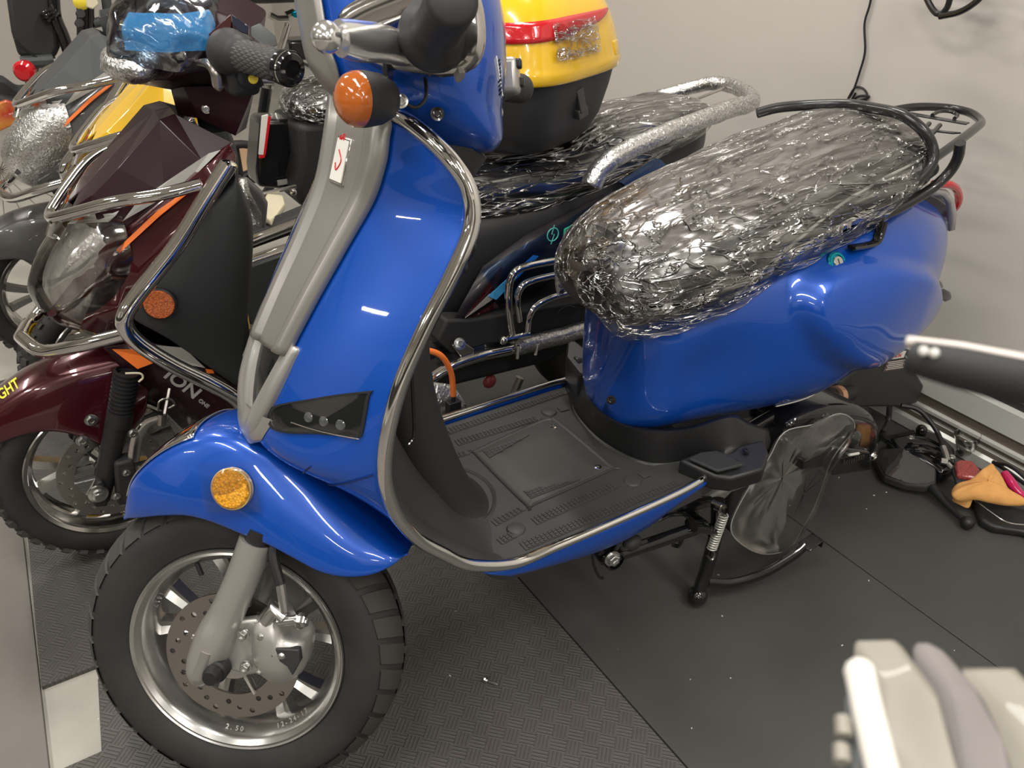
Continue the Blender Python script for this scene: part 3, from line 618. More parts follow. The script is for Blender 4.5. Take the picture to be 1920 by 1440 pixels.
# ---- rear grab rail and carrier ----
def railp(sg): return crom([(1.155, -.135 * sg, .742), (1.20, -.140 * sg, .752), (1.262, -.150 * sg, .778), (1.292, -.158 * sg, .806), (1.296, -.164 * sg, .835), (1.285, -.167 * sg, .862)], 6)
for sg in (1, -1):
    b = MB(); b.tube(railp(sg), .0095, 12); b.ball((1.153, -.135 * sg, .742), .0125, 14); part(b, 'grab_rail_arm', SATINB)
    b = MB(); b.tube(crom([(1.075, -.150 * sg, .706), (1.12, -.150 * sg, .702), (1.145, -.148 * sg, .705), (1.158, -.142 * sg, .735)], 4), .006, 8, sq=(.8, 1.6)); part(b, 'rail_bracket', GLOSSB)
loopp = [(1.285, -.167, .862), (1.262, -.163, .885), (1.225, -.15, .902), (1.19, -.11, .913)]
pr = [(1.235, -.150, .765), (1.275, -.158, .80), (1.305, -.150, .845), (1.290, -.13, .885), (1.25, -.10, .908), (1.215, -.05, .918), (1.20, 0, .92), (1.19, .06, .917), (1.15, .12, .905), (1.08, .155, .885), (1.02, .16, .872)]
b = MB(); b.tube(crom([(1.1690,-0.1400,0.7621), (1.2058,-0.1450,0.7891), (1.2434,-0.1500,0.8245), (1.2494,-0.1400,0.8537), (1.2364,-0.1200,0.8809), (1.2291,-0.0800,0.8976), (1.2360,-0.0200,0.8955), (1.2397,0.0400,0.8897), (1.2101,0.1000,0.8798), (1.1689,0.1400,0.8712), (1.1348,0.1600,0.8608)], 8), .0098, 14); part(b, 'grab_rail', SATINB)
b = MB(); b.tube(crom([(1.2012,-0.1450,0.7822), (1.2353,-0.1450,0.8007), (1.2751,-0.1400,0.8097), (1.2640,-0.1300,0.8258), (1.2318,-0.1400,0.8254), (1.2118,-0.1450,0.7996), (1.2131,-0.1450,0.7822)], 8), .008, 12); part(b, 'rail_joint_loop', SATINB)
# carrier loop: U-shape in a gently rising plane
b = MB(); cl_ = [(1.2897,-0.1200,0.8177), (1.3850,-0.1000,0.8310), (1.5122,-0.0600,0.8361), (1.5766,-0.0300,0.8343), (1.6191,0.0200,0.8360), (1.6247,0.0700,0.8349), (1.5806,0.1000,0.8369), (1.5371,0.1200,0.8342), (1.4562,0.1300,0.8279)]
b.tube(crom(cl_, 8), .0085, 14); part(b, 'carrier_loop', SATINB)
for a, c in (((1.5201,0.1000,0.8304), (1.5503,-0.0200,0.8310)), ((1.4830,0.0800,0.8105), (1.4529,-0.0600,0.8331)), ((1.4660,0.1100,0.8419), (1.5201,0.1000,0.8304))):
    a, c = V(a), V(c); b = MB(); d = (c - a).normalized(); s_ = V((.55, -.2, 0)).normalized(); nn = d.cross(s_).normalized(); b.box((a + c) / 2, ((c - a).length, .020, .003), (d, nn.cross(d), nn)); part(b, 'carrier_slat', SATINB, bevel=.001)
for a, c in (((1.2875,-0.0800,0.8098), (1.4865,0.0000,0.8310)), ((1.3677,0.0000,0.8652), (1.3333,-0.0400,0.8334)), ((1.3477,-0.0400,0.8296), (1.4487,0.0000,0.8386))):
    b = MB(); b.tube([a, c], .005, 8); part(b, 'carrier_strut', SATINB)
b = MB(); b.tube(crom([(1.5330,0.0500,0.8351), (1.5723,0.0600,0.8361), (1.5944,0.0500,0.8358), (1.5896,0.0300,0.8329), (1.5490,0.0100,0.8353)], 6), .004, 8); part(b, 'carrier_spring_clip', SATINB)
# ---- underside: engine cover, belt case, silencer, stand ----
b = MB(); cs = [(1.0361,-0.1000,0.2820), (1.0441,-0.1200,0.3417), (1.1125,-0.1300,0.3557), (1.2357,-0.1300,0.3219), (1.3151,-0.1300,0.2759), (1.3663,-0.1300,0.2100), (1.3827,-0.1300,0.1465), (1.3555,-0.1300,0.1302), (1.2560,-0.1300,0.1592), (1.1443,-0.1300,0.1935), (1.0621,-0.1200,0.1847), (1.0371,-0.1000,0.2155)]
cs = [V((p[0], -.13, p[2])) for p in cs]; out_ = crom(cs, 4, True); cc = sum(out_, V()) / len(out_)
b.grid([[V((cc.x + (p.x - cc.x) * s_, y_, cc.z + (p.z - cc.z) * s_)) for p in out_] for s_, y_ in ((.94, -.02), (1, -.03), (1, -.11), (.98, -.125), (.92, -.134), (.80, -.138), (.4, -.141), (.01, -.142))], True, True); part(b, 'belt_case', GLOSSB, auto=False, subd=1)
for q in ((1532,778), (1640,800), (1636,858), (1512,868), (1560,872)):
    pass
for q in ((1.0925,-0.1500,0.2435), (1.3338,-0.1450,0.1666), (1.1501,-0.1420,0.3247)): bolt('case_bolt', q, (0, -1, 0), .008, .008, ZINC, BS)
b = MB(); b.ball((1.2444,-0.1450,0.2411), .022, 16, sc=(1, 1, .5), ax=(0, 1, 0)); part(b, 'case_boss', SMOKE)
# lower bracket with finned slot
br = [(1.0652,-0.1600,0.2666), (1.1503,-0.1600,0.2705), (1.2852,-0.1600,0.2079), (1.3141,-0.1600,0.1475), (1.1769,-0.1600,0.1865), (1.1458,-0.1600,0.2230), (1.0640,-0.1600,0.2436)]
b = MB(); b.prism([V((p[0], -.165, p[2])) for p in br], (0, .03, 0)); bk = part(b, 'swingarm_bracket', GLOSSB, bevel=.004)
b = MB()
for k in range(9): a = V((1.1934,-0.1680,0.2182)).lerp(V((1.2583,-0.1680,0.2062)), k / 8); b.box(a, (.003, .004, .010))
part(b, 'fins', STEEL, bk)
b = MB(); b.tube([(1.2057,-0.1680,0.2312), (1.2387,-0.1680,0.2231)], .003, 6); part(b, 'white_mark', WHITEP, bk)
# intake box above
sl = [(1555, 745), (1600, 700), (1660, 655), (1692, 655), (1712, 690), (1738, 728), (1722, 758), (1680, 765), (1580, 762)]
sp = [(1.3688,0.0200,0.1936), (1.3859,0.0200,0.2566), (1.5040,0.0200,0.3079), (1.6266,0.0200,0.2738), (1.7739,0.0200,0.1273), (1.7677,0.0200,0.0736), (1.6915,0.0200,0.0869), (1.4593,0.0200,0.1596)]
sp = [V((p[0], 0, p[2])) for p in sp]; out_ = crom(sp, 1, True); cc = sum(out_, V()) / len(out_)
b = MB(); b.grid([[V((cc.x + (p.x - cc.x) * s_, y_, cc.z + (p.z - cc.z) * s_)) for p in out_] for s_, y_ in ((.9, .17), (1, .15), (1, .04), (.93, .015))], True, True, True); sil = part(b, 'silencer', mat('silencer_black', (.035, .035, .034), .5, bump=(400, .2, .0006)), bevel=.006)
q0, q1, q2 = V((1.5460,0.0140,0.2788)), V((1.6267,0.0140,0.2634)), V((1.5760,0.0140,0.2423))
b = MB(); d = (q1 - q0).normalized(); n_ = V((0, -1, 0)); b.box((q0 + q1) / 2 + V((0, -.0, 0)), ((q1 - q0).length, .018, .0012), (d, n_.cross(d), n_)); wl = part(b, 'warning_label', WHITEP, sil)
b = MB(); b.box((q0 + q1) / 2 + V((.012, -.0, -.030)), ((q1 - q0).length * 1.05, .028, .001), (d, n_.cross(d), n_)); part(b, 'warning_label_text_panel', mat('label_brown', (.10, .06, .055), .4), sil)
text_mesh('CAUTION', .013, q0 + V((.003, -.0012, -.006)), d, (0, 0, 1), REDP, wl, sx=1.05)
b = MB()
for k in range(5): b.box((q0 + q1) / 2 + V((.012, -.0008, -.019 - .005 * k)), ((q1 - q0).length * (.9 - .1 * (k % 2)), .0016, .0006), (d, n_.cross(d), n_))
part(b, 'label_print_lines', WHITEP, sil)
b = MB(); b.tube([(1.3257,0.0000,0.2387), (1.4466,0.0200,0.2087)], .022, 16); part(b, 'silencer_inlet', BLACKM)
b = MB(); b.tube([(1.3655,0.0000,0.2332), (1.3808,0.0000,0.2313)], .024, 16); part(b, 'hose_clamp', mat('copper_clamp', (.75, .42, .28), .3, .6))
b = MB(); b.lathe([(.004, 0), (.008, .002), (.008, .008), (.004, .010)], (1.3298,-0.0200,0.2354), (0, -1, 0), 12); b.tube(crom([(1.2875,-0.0300,0.2476), (1.3110,-0.0300,0.2342), (1.3289,-0.0300,0.2341), (1.3425,-0.0300,0.2253)], 4), .003, 6); part(b, 'clamp_screw', ZINC)
# engine block, dark frame and the loose rear hanging parts
b = MB(); b.box((.98, -.02, .26), (.26, .14, .10)); b.tube([(.80, -.06, .30), (1.10, -.06, .27)], .04, 14); part(b, 'engine_block', mat('engine_grey', (.06, .06, .06), .45, .4), bevel=.012)
b = MB(); b.tube(crom([(.60, -.09, .29), (.75, -.09, .285), (.90, -.08, .30), (1.05, -.08, .33)], 5), .014, 12); b.tube(crom([(.60, .09, .29), (.75, .09, .285), (.90, .08, .30), (1.05, .08, .33)], 5), .014, 12); b.box((.62, 0, .30), (.30, .30, .02)); part(b, 'underframe', GLOSSB)
b = MB(); b.prism([(0.9671,-0.0900,0.2026), (1.0278,-0.0900,0.2018), (1.0685,-0.0900,0.1624), (1.0421,-0.0900,0.0580), (1.0106,-0.0900,0.0349), (0.9694,-0.0900,0.0829)], (0, .05, 0)); part(b, 'rear_strut', BLACKM, bevel=.008)
b = MB(); b.prism([(0.8436,-0.1000,0.1972), (0.9052,-0.1000,0.2075), (1.0021,-0.1000,0.2021), (0.9905,-0.1000,0.1864), (0.9480,-0.1000,0.1900), (0.9219,-0.1000,0.1737), (0.8650,-0.1000,0.1707)], (0, .04, 0)); part(b, 'engine_mount', mat('cast_grey_metal', (.22, .21, .195), .55, .4, bump=(60, .6, .004)), bevel=.006)
# centre stand
STB = GLOSSB
for sg in (1, -1):
    yy = -.150 * sg
    b = MB(); b.tube(crom([(.868, yy * .9, .232), (.862, yy, .172), (.848, yy * 1.03, .08), (.834, yy * 1.06, .036)], 5), .0135, 14); b.ball((.828, yy * 1.07, .022), .021, 18); leg = part(b, 'stand_leg', STB)
b = MB(); b.tube([V((0.6004,-0.1550,0.2305)), V((0.8244,-0.1500,0.1979))], .0125, 14); part(b, 'stand_arm', STB)
b = MB(); b.tube([(.852, -.15, .168), (.852, .15, .168)], .011, 12); part(b, 'stand_crossbar', STB)
b = MB(); b.tube([(0.7838,-0.1550,0.2195), (0.8587,-0.1550,0.1732)], .014, 12, sq=(.7, 1.2)); part(b, 'stand_spring_lug', STB)
bolt('stand_pivot_nut', V((0.5853,-0.1680,0.2442)), (-.15, -1, .1), .011, .012, ZINC, BS)
b = MB(); b.lathe([(.019, 0), (.019, .012), (.015, .014)], V((0.5971,-0.1550,0.2284)), (0, -1, 0), 20); b.tube(crom([(0.5555,-0.1500,0.2575), (0.5629,-0.1500,0.2235), (0.5776,-0.1500,0.1888), (0.5852,-0.1500,0.1824)], 4), .003, 6); b.prism([(0.5546,-0.1480,0.2600), (0.6135,-0.1480,0.2715), (0.6265,-0.1480,0.2038), (0.5817,-0.1480,0.2128)], (0, .01, 0)); part(b, 'stand_pivot_plate', STB)
b = MB(); b.tube(crom([(0.6003,-0.1600,0.2504), (0.6076,-0.1600,0.2591), (0.6188,-0.1600,0.2417), (0.6699,-0.1600,0.2378)], 4), .004, 8); b.ball((0.6407,-0.1550,0.2425), .014, 14, sc=(1, 1, 1.4), ax=(1, 0, .2)); part(b, 'stand_rubber_stop', BLACKM)
# stand foot lever: flat curved bar lying out from the leg
b = MB(); lv = crom([(.848, -.162, .050), (.90, -.180, .036), (.97, -.196, .040), (1.04, -.204, .058), (1.075, -.205, .072)], 8); b.tube(lv, .012, 12, sq=(1.0, .75)); part(b, 'stand_foot_lever', STB)
b = MB(); b.box((1.088, -.208, .079), (.040, .030, .004), (V((.96, 0, .28)).normalized(), (0, 1, 0), V((-.28, 0, .96)).normalized())); b.box((1.108, -.208, .075), (.004, .030, .018)); part(b, 'lever_tread', STB, bevel=.0015)
# spring
def spring(a, c, R, r, turns, name, m_, parent=BS, xf=None):
    a, c = V(a), V(c); d = (c - a).normalized(); u = d.cross(V((0, 1, 0))).normalized(); w_ = d.cross(u); n = turns * 14
    b = MB(xf); b.tube([a + (c - a) * (i / n) + (u * math.cos(2 * PI * i / 14) + w_ * math.sin(2 * PI * i / 14)) * R for i in range(n + 1)], r, 6); return b.build(name, m_, parent)
spring((0.8562,-0.1650,0.2208), (0.8396,-0.1650,0.1425), .0085, .0016, 15, 'stand_spring', mat('spring_steel', (.66, .66, .60), .35, .5))
b = MB(); b.tube(crom([(0.8565,-0.1650,0.2194), (0.8438,-0.1650,0.2351), (0.8455,-0.1650,0.2471), (0.8583,-0.1650,0.2379)], 5), .002, 6); b.tube([(0.8466,-0.1400,0.2394), (0.8568,-0.1650,0.2385)], .005, 8); part(b, 'spring_hook', STEEL)
b = MB(); b.tube(crom([(0.8396,-0.1650,0.1425), (0.8516,-0.1650,0.1232), (0.8452,-0.1650,0.1125), (0.8307,-0.1650,0.1304)], 5), .0025, 6); part(b, 'spring_hook', STEEL)
for q in ((0.8471,-0.1500,0.2295), (0.6953,-0.1500,0.2769)): b = MB(); b.lathe([(0, 0), (.006, 0), (.006, .01), (0, .01)], q, (.2, -1, 0), 12); part(b, 'frame_bolt', ZINC)
b = MB(); b.tube(crom([(0.7340,-0.1200,0.2286), (0.7667,-0.1200,0.2272), (0.8107,-0.1200,0.2018), (0.8003,-0.1200,0.1397), (0.7817,-0.1200,0.1456)], 5), .004, 8); b.tube([(0.7446,-0.1000,0.2289), (0.8861,-0.1000,0.1954)], .012, 10); part(b, 'cable_run', GLOSSB)
# clear bag hung from the belt case
bag = [(1.0542,-0.1720,0.3619), (1.1306,-0.1720,0.3606), (1.1908,-0.1720,0.3088), (1.1384,-0.1750,0.2512), (1.1258,-0.1750,0.1614), (1.0972,-0.1780,0.0980), (1.0587,-0.1800,0.0547), (0.9751,-0.1820,0.0809), (0.9013,-0.1800,0.1416), (0.8693,-0.1750,0.1964), (0.8993,-0.1720,0.2650), (0.9444,-0.1700,0.3206), (0.9743,-0.1700,0.3702)]
BGo = crom(bag, 5, True); cc = sum(BGo, V()) / len(BGo)
rows = []
for s_, dy in ((1.0, 0), (.93, -.012), (.8, -.02), (.6, -.026), (.35, -.03), (.02, -.03)):
    rows.append([cc + (p - cc) * s_ + V((0, dy + .004 * noise.noise(V((p.x * 30, p.z * 30 * s_, 1))), 0)) for p in BGo])
b = MB(); b.grid(rows, True)
b.grid([[cc + (p - cc) * s_ + V((0, -dy * .8 + .004 * noise.noise(V((p.x * 30, p.z * 30 * s_, 5))), 0)) for p in BGo] for s_, dy in ((1.0, 0), (.93, -.012), (.8, -.02), (.6, -.026), (.35, -.03), (.02, -.03))], True)
bg = part(b, 'clear_plastic_bag', FILMC, auto=False); bg['label'] = 'clear plastic bag hanging from the engine at the rear'
b = MB(); b.tube([V((p.x, p.y - .001, p.z)) for p in BGo], .0012, 5, True); part(b, 'bag_rim', mat('film_edge', (.55, .55, .53), .2, 0, .5, alpha=.5), bg)
b = MB(); b.grid([[V((1.0281,-0.1750,0.3113)).lerp(V((1.1160,-0.1800,0.3515)), i / 6) + V((0, -.012 * noise.noise(V((i, j, .3))), 0)) + (V((1.0904,-0.1800,0.3105)) - V((1.0199,-0.1800,0.3722))) * (j / 5 - .5) for j in range(6)] for i in range(7)]); part(b, 'bag_fold', FILMW, bg, auto=False)
# ---- front wheel (steered frame) ----
fw = MB(S)
R0, RR = .240, .158
prof = [(.158, -.040), (.166, -.046), (.178, -.052), (.196, -.056), (.210, -.054), (.221, -.047), (.232, -.033), (.2385, -.015), (.240, 0)]
prof = prof + [(r, -h) for r, h in reversed(prof[:-1])]
fw.lathe(prof, (0, 0, 0), (0, 1, 0), 96); wheel = part(fw, 'front_wheel', RUBBER, auto=False)
# tread blocks: raised slanted bars standing off the crown and shoulders
b = MB(S); NB = 34
def crown(y):
    return ip(abs(y), [(0, .2402), (.015, .2388), (.033, .2325), (.047, .2215), (.054, .211), (.057, .20)])
for k in range(NB):
    for sg in (-1, 1):
        a0 = 2 * PI * (k + (.5 if sg > 0 else 0)) / NB; w_ = 2 * PI / NB * .80
        rows = []
        for i in range(6):
            y0 = .004 + .047 * i / 5; sl_ = .10 * i / 5
            r0 = crown(y0)
            rows.append([V(((r0 + dr) * math.cos(a0 + sl_ + w_ * q), sg * y0, (r0 + dr) * math.sin(a0 + sl_ + w_ * q))) for q, dr in ((0, -.001), (.04, .003), (.96, .003), (1, -.001))])
        b.grid(rows, False)
part(b, 'tyre_tread', RUBT, wheel, ang=30)
b = MB(S); pr_ = [(.157, -.045), (.1585, -.048), (.155, -.049), (.150, -.044), (.146, -.040), (.143, -.030), (.138, -.022), (.136, -.008), (.136, .02), (.143, .035), (.153, .046), (.158, .045)]
b.lathe(pr_, (0, 0, 0), (0, 1, 0), 96); b.lathe([(.158, -.047), (.1615, -.049), (.163, -.046)], (0, 0, 0), (0, 1, 0), 96); rim = part(b, 'rim', ALU, wheel, ang=40)
# spokes: pairs of flared blades
b = MB(S)
for k in range(5):
    for dd in (-.17, .17):
        a = 2 * PI * k / 5 + .25
        rows = []
        for i in range(7):
            t = i / 6; r = .028 + .110 * t; ang_ = a + dd * (1.15 + .1 * t) * (.4 + .75 * t); hw = .007 + .008 * t * t; d = V((math.cos(ang_), 0, math.sin(ang_))); tq = V((-d.z, 0, d.x))
            rows.append([d * r + tq * hw + V((0, .012, 0)), d * r + tq * hw * .8 + V((0, -.008, 0)), d * r + V((0, -.002, 0)), d * r - tq * hw * .8 + V((0, -.008, 0)), d * r - tq * hw + V((0, .012, 0))])
        b.grid(rows, True)
b.lathe([(.0, -.02), (.030, -.02), (.036, -.012), (.036, .02), (0, .02)], (0, 0, 0), (0, 1, 0), 32); part(b, 'spokes', ALU, wheel, ang=40)
# brake disc with drilled holes: built as a grid of sectors leaving holes
def disc(xf, parent, c=(0, -.058, 0), ro=.100, ri=.062, m_=STEEL):
    b = MB(xf); c = V(c); N = 30
    for fr_, th_ in ((-1, 0), (1, .004)):
        pass
    for k in range(N):
        a0 = 2 * PI * k / N; a1 = 2 * PI * (k + 1) / N; am = (a0 + a1) / 2; rh = ri + (ro - ri) * (.35 if k % 3 == 0 else (.55 if k % 3 == 1 else .75)); hr = .0042
        hp = [V((rh * math.cos(am), 0, rh * math.sin(am))) + V((hr * math.cos(q), 0, hr * math.sin(q))) for q in [am + 2 * PI * j / 16 for j in range(16)]]
        # outer sector boundary sampled to 12 points in matching order
        corners = []
        for j in range(16):
            q = 2 * PI * j / 16; cx, cy = math.cos(q), math.sin(q); s_ = 1 / max(abs(cx), abs(cy)); ux, uy = cx * s_, cy * s_
            r = rh + (ro - rh if ux > 0 else rh - ri) * ux; aa = am + (a1 - a0) / 2 * uy
            corners.append(V((r * math.cos(aa), 0, r * math.sin(aa))))
        for y_ in (0, .004):
            b.grid([[c + p + V((0, y_, 0)) for p in corners], [c + p + V((0, y_, 0)) for p in hp]], True)
        b.grid([[c + p for p in hp], [c + p + V((0, .004, 0)) for p in hp]], True)
    b.lathe([(ro, 0), (ro, .004)], c, (0, 1, 0), 60); b.lathe([(ri, 0), (ri, .004)], c, (0, 1, 0), 60)
    d = b.build('brake_disc', m_, parent, smooth=False)
    return d
disc(S, wheel)
b = MB(S)
for k in range(5):
    a = 2 * PI * k / 5 + .1; d = V((math.cos(a), 0, math.sin(a))); t_ = V((-d.z, 0, d.x)); b.tube([d * .03 + V((0, -.05, 0)), d * .066 + V((0, -.056, 0))], [.012, .008], 8, sq=(.4, 1))
b.lathe([(.0, -.062), (.034, -.062), (.038, -.055), (.038, -.04), (.02, -.03)], (0, 0, 0), (0, 1, 0), 32); part(b, 'disc_carrier', ALU, wheel)
b = MB(S); b.lathe([(.0, .0), (.0038, 0), (.0038, .02)], (-.040, -.035, .118), (-.25, 0, 1), 8); part(b, 'valve', BLACK, wheel)
for aa, s_ in ((-1.05, '12-24-17'), (-1.75, '2.50'), (2.55, '1417')):
    rr_ = .1415
    for i, ch in enumerate(s_):
        an = aa + (len(s_) / 2 - i) * -.055; p = V((rr_ * math.cos(an), -.034, rr_ * math.sin(an))); tdir = V((-math.sin(an), 0, math.cos(an))); nd = V((-.5 * math.cos(an), -.85, -.5 * math.sin(an)))
        if ch.strip(): text_mesh(ch, .010, S(p), MS @ tdir, MS @ (nd.cross(tdir)), ALU, wheel, 'rim_marking', .0012)
# fork legs (local frame)
for sg in (1, -1):
    b = MB(S); ly = -.088 * sg
    lp = [V((0, 0, 0))] + [V((q[0], ly * k_, q[2])) for q, k_ in (((0.0741,-0.0880,0.1944), 1), ((0.0480,-0.0880,0.1411), 1), ((0.0192,-0.0880,0.0889), 1), ((-0.0035,-0.0900,0.0490), 1.02), ((-0.0201,-0.0930,0.0175), 1.05), ((-0.0318,-0.0950,-0.0040), 1.07), ((-0.0388,-0.0950,-0.0193), 1.07))]
    b.tube(crom(lp[1:], 5), [.0235, .0235, .0245, .029, .027, .021, .010], 20, sq=(1, .9), up=(1, 0, 0)); leg = part(b, 'fork_leg', SILVERL)
    b = MB(S); b.tube([V((.084, ly, .212)), V((.076, ly, .194))], .0185, 16); part(b, 'fork_boot', BLACK)
    b = MB(S)
    pl = [(.030, .090), (.050, .060), (.060, .045), (.090, .048), (.100, .030), (.092, .012), (.100, -.012), (.090, -.036), (.060, -.040), (.02, -.030), (-.010, -.036), (-.026, -.020), (-.018, .010), (.004, .06)]
    b.prism([V((x * .78 - .010, ly * .98 - .006 * sg, z + .030)) for x, z in pl], (0, .016 * sg, 0)); part(b, 'caliper_bracket', SILVERL, leg, bevel=.004)
    b = MB(S); b.tube([V((-.026, ly * 1.32, .0)), V((-.008, ly * 1.30, .040))], .008, 10, sq=(1, .4)); part(b, 'leg_recess', SILVER, leg)
b = MB(S); b.lathe([(.0, 0), (.010, 0), (.013, .006), (.0135, .016), (.017, .018), (.017, .035)], (-.001, -.130, .008), (0, 1, 0), 20); part(b, 'axle_cap', BLACK)
for p in ((.043, -.100, .060), (.040, -.100, .010), (.060, -.096, .006)): bolt('bracket_bolt', V(S(p)), MS @ V((0, -1, 0)), .0065, .010, ZINC, BS)
# caliper
SK = lambda p: S(V(p) + V((-.042, 0, .036)))
b = MB(SK); cp = [(.100, .040), (.130, .048), (.142, .02), (.165, .01), (.168, -.010), (.155, -.045), (.125, -.058), (.098, -.045), (.088, -.015), (.092, .015)]
out_ = crom([(x, 0, z) for x, z in cp], 3, True); cc = sum(out_, V()) / len(out_)
b.grid([[V((cc.x + (p.x - cc.x) * s_, y_, cc.z + (p.z - cc.z) * s_)) for p in out_] for s_, y_ in ((.9, -.04), (1, -.055), (1, -.085), (.92, -.098), (.7, -.106), (.35, -.110), (.02, -.111))], True, True); cal = part(b, 'brake_caliper', SILVERL)
b = MB(SK); b.prism([V((x, -.100, z)) for x, z in ((.132, .008), (.166, .006), (.166, -.012), (.152, -.034), (.146, -.02), (.136, -.012))], (0, -.012, 0)); part(b, 'caliper_pad_window', DARKR, cal, bevel=.002)
b = MB(SK); b.ball((.112, -.106, .022), .006, 12, sc=(1, 1, .5), ax=(0, 1, 0)); b.ball((.140, -.108, -.004), .007, 12); part(b, 'caliper_boss', ALU, cal)
b = MB(SK); b.tube([V((.118, -.095, .040)), V((.135, -.100, .062)), V((.150, -.105, .050))], .010, 12); b.tube([V((.140, -.105, .045)), V((.178, -.110, .052))], .007, 12); b.tube([V((.150, -.105, .060)), V((.147, -.100, .100))], .0065, 10); hs = part(b, 'hose_union', ALU, cal)
bolt('banjo_bolt', V(SK((.172, -.112, .050))), MS @ V((1, -.3, .1)), .0085, .012, ZINC, cal)
b = MB(SK); b.tube(crom([(.147, -.100, .098), (.140, -.095, .13), (.140, -.09, .150), (.150, -.08, .175), (.16, -.06, .21)], 6), .0075, 10); part(b, 'brake_hose', BLACK)
b = MB(SK); b.tube(crom([(.09, -.086, .125), (.098, -.086, .16), (.115, -.080, .20)], 5), .009, 10, sq=(1, .5)); b.lathe([(.0125, -.004), (.0125, .010)], (.118, -.088, .172), (.3, 0, 1), 14); part(b, 'hose_clip', BLACK)
bolt('clip_bolt', V(SK((.094, -.096, .122))), MS @ V((0, -1, 0)), .0065, .007, ZINC, BS)
# ---- front mudguard ----
FT = [(-.147, .206), (-.134, .238), (-.115, .275), (-.080, .308), (-.035, .335), (.010, .350), (.055, .348), (.095, .330), (.135, .298), (.175, .255), (.215, .212), (.250, .178), (.274, .155)]
FBm = [(p[0], p[2]) for p in ((-0.1419,-0.0400,0.2102), (-0.1054,-0.0600,0.2177), (-0.0662,-0.0750,0.2254), (-0.0194,-0.0900,0.2297), (0.0197,-0.0950,0.2217), (0.0574,-0.1000,0.2069), (0.0941,-0.1030,0.1930), (0.1287,-0.1030,0.1723), (0.1623,-0.1000,0.1510), (0.1976,-0.0980,0.1410), (0.2325,-0.0900,0.1413), (0.2606,-0.0800,0.1518), (0.2749,-0.0600,0.1613))]
FWd = [.040, .060, .075, .088, .095, .100, .104, .104, .102, .098, .090, .080, .060]
FTd = crom([(x, 0, z) for x, z in FT], 5); FBd = crom([(x, 0, z) for x, z in FBm], 5); FWdd = crom([(0, 0, w_) for w_ in FWd], 5)
def fend(i, t):    # t -1..1 across
    a, bb, w_ = FTd[i], FBd[i], FWdd[i].z; s = abs(t)
    if s < .55: q = s / .55; y = w_ * (.78 * q); dz = .0 + .10 * q ** 2.4
    else: q = (s - .55) / .45; y = w_ * (.78 + .22 * math.sin(min(1, q * 1.3) * PI / 2)); dz = .10 + .90 * q
    return V((a.x + (bb.x - a.x) * dz, math.copysign(y, t), a.z + (bb.z - a.z) * dz))
b = MB(S); b.grid([[fend(i, -1 + j / 16) for j in range(33)] for i in range(len(FTd))]); fen = part(b, 'front_mudguard', BLUE, solid=.004, auto=False, subd=1)
b = MB(S)
rows = [[fend(i, t) + V((0, 0, .004)) for t in [-.52 + 1.04 * j / 16 for j in range(17)]] for i in range(6, 24)]
b.grid(rows); part(b, 'mudguard_chrome_cap', CHROME, fen, auto=False, solid=.002)
# amber reflector on mudguard with film
rc = V((0.0570,-0.1035,0.2744)); rn = V((-.05, -1, .12)).normalized(); b = MB(S)
b.lathe([(.0, .008), (.024, .0075), (.0265, .005), (.0265, -.004)], rc, rn, 40); rf = part(b, 'side_reflector', REFY, fen); 
b = MB(S); b.lathe([(.0268, -.004), (.0268, .0045), (.0285, .003), (.0285, -.004)], rc, rn, 40); part(b, 'reflector_rim', mat('clear_yellow_rim', (.75, .52, .2), .2, 0, 1.), rf)
b = MB(S); fx, fz = V((1, 0, 0)), V((0, 0, 1)); b.grid([[rc + rn * (.009 - .004 * (abs(i - 4) + abs(j - 4)) / 8 + .002 * noise.noise(V((i, j, 0)))) + fx * (-.040 + .078 * i / 8 + .004 * noise.noise(V((0, j, i)))) + fz * (-.032 + .070 * j / 8) for j in range(9)] for i in range(9)]); part(b, 'reflector_film', FILMC, rf, auto=False)
# ---- headset (steered) ----
HR = [(.686, .394, .024, .022), (.700, .384, .048, .056), (.722, .364, .070, .090), (.745, .344, .090, .112), (.775, .332, .108, .124), (.81, .324, .120, .128), (.85, .322, .122, .130), (.90, .316, .120, .128), (.95, .308, .106, .118), (.985, .30, .07, .09), (.995, .298, .03, .05)]
def headset(z, th, off=0):
    cx, rx, ry = ip(z, HR, 1), ip(z, HR, 2) + off, ip(z, HR, 3) + off
    c, s = math.cos(th), math.sin(th); e = .78
    return V((cx + rx * math.copysign(abs(c) ** (e if c > 0 else 1.05), c), ry * math.copysign(abs(s) ** e, s), z))
zs = [.686 + (.995 - .686) * (i / 40) for i in range(41)]
b = MB(S); b.grid([[headset(z, 2 * PI * j / 64) for j in range(64)] for z in zs], True, True, True); hd = part(b, 'headset_cowl', BLUE, auto=False, subd=1)
b = MB(S); b.grid([[headset(z, PI + (-.95 + 1.90 * j / 16) * ip(z, [(.735, .3), (.76, .75), (.80, 1.), (.97, 1.)]), .006) for j in range(17)] for z in [.740 + .245 * i / 24 for i in range(25)]]); fp = part(b, 'headset_front_panel', SILVER, auto=False, solid=.003, soff=0)
bolt('cowl_screw', V(S((0.3699,-0.1040,0.7299))), MS @ V((.2, -1, 0)), .006, .003, GLOSSB, BS)
b = MB(S); lb0 = V((0.4412,-0.0750,0.7684)); b.box(lb0, (.010, .001, .045), (V((.35, -.8, .2)).normalized(), V((-.9, -.45, 0)).normalized(), V((-.1, 0, 1)).normalized())); vin = part(b, 'bar_code_sticker', WHITEP)
b = MB(S)
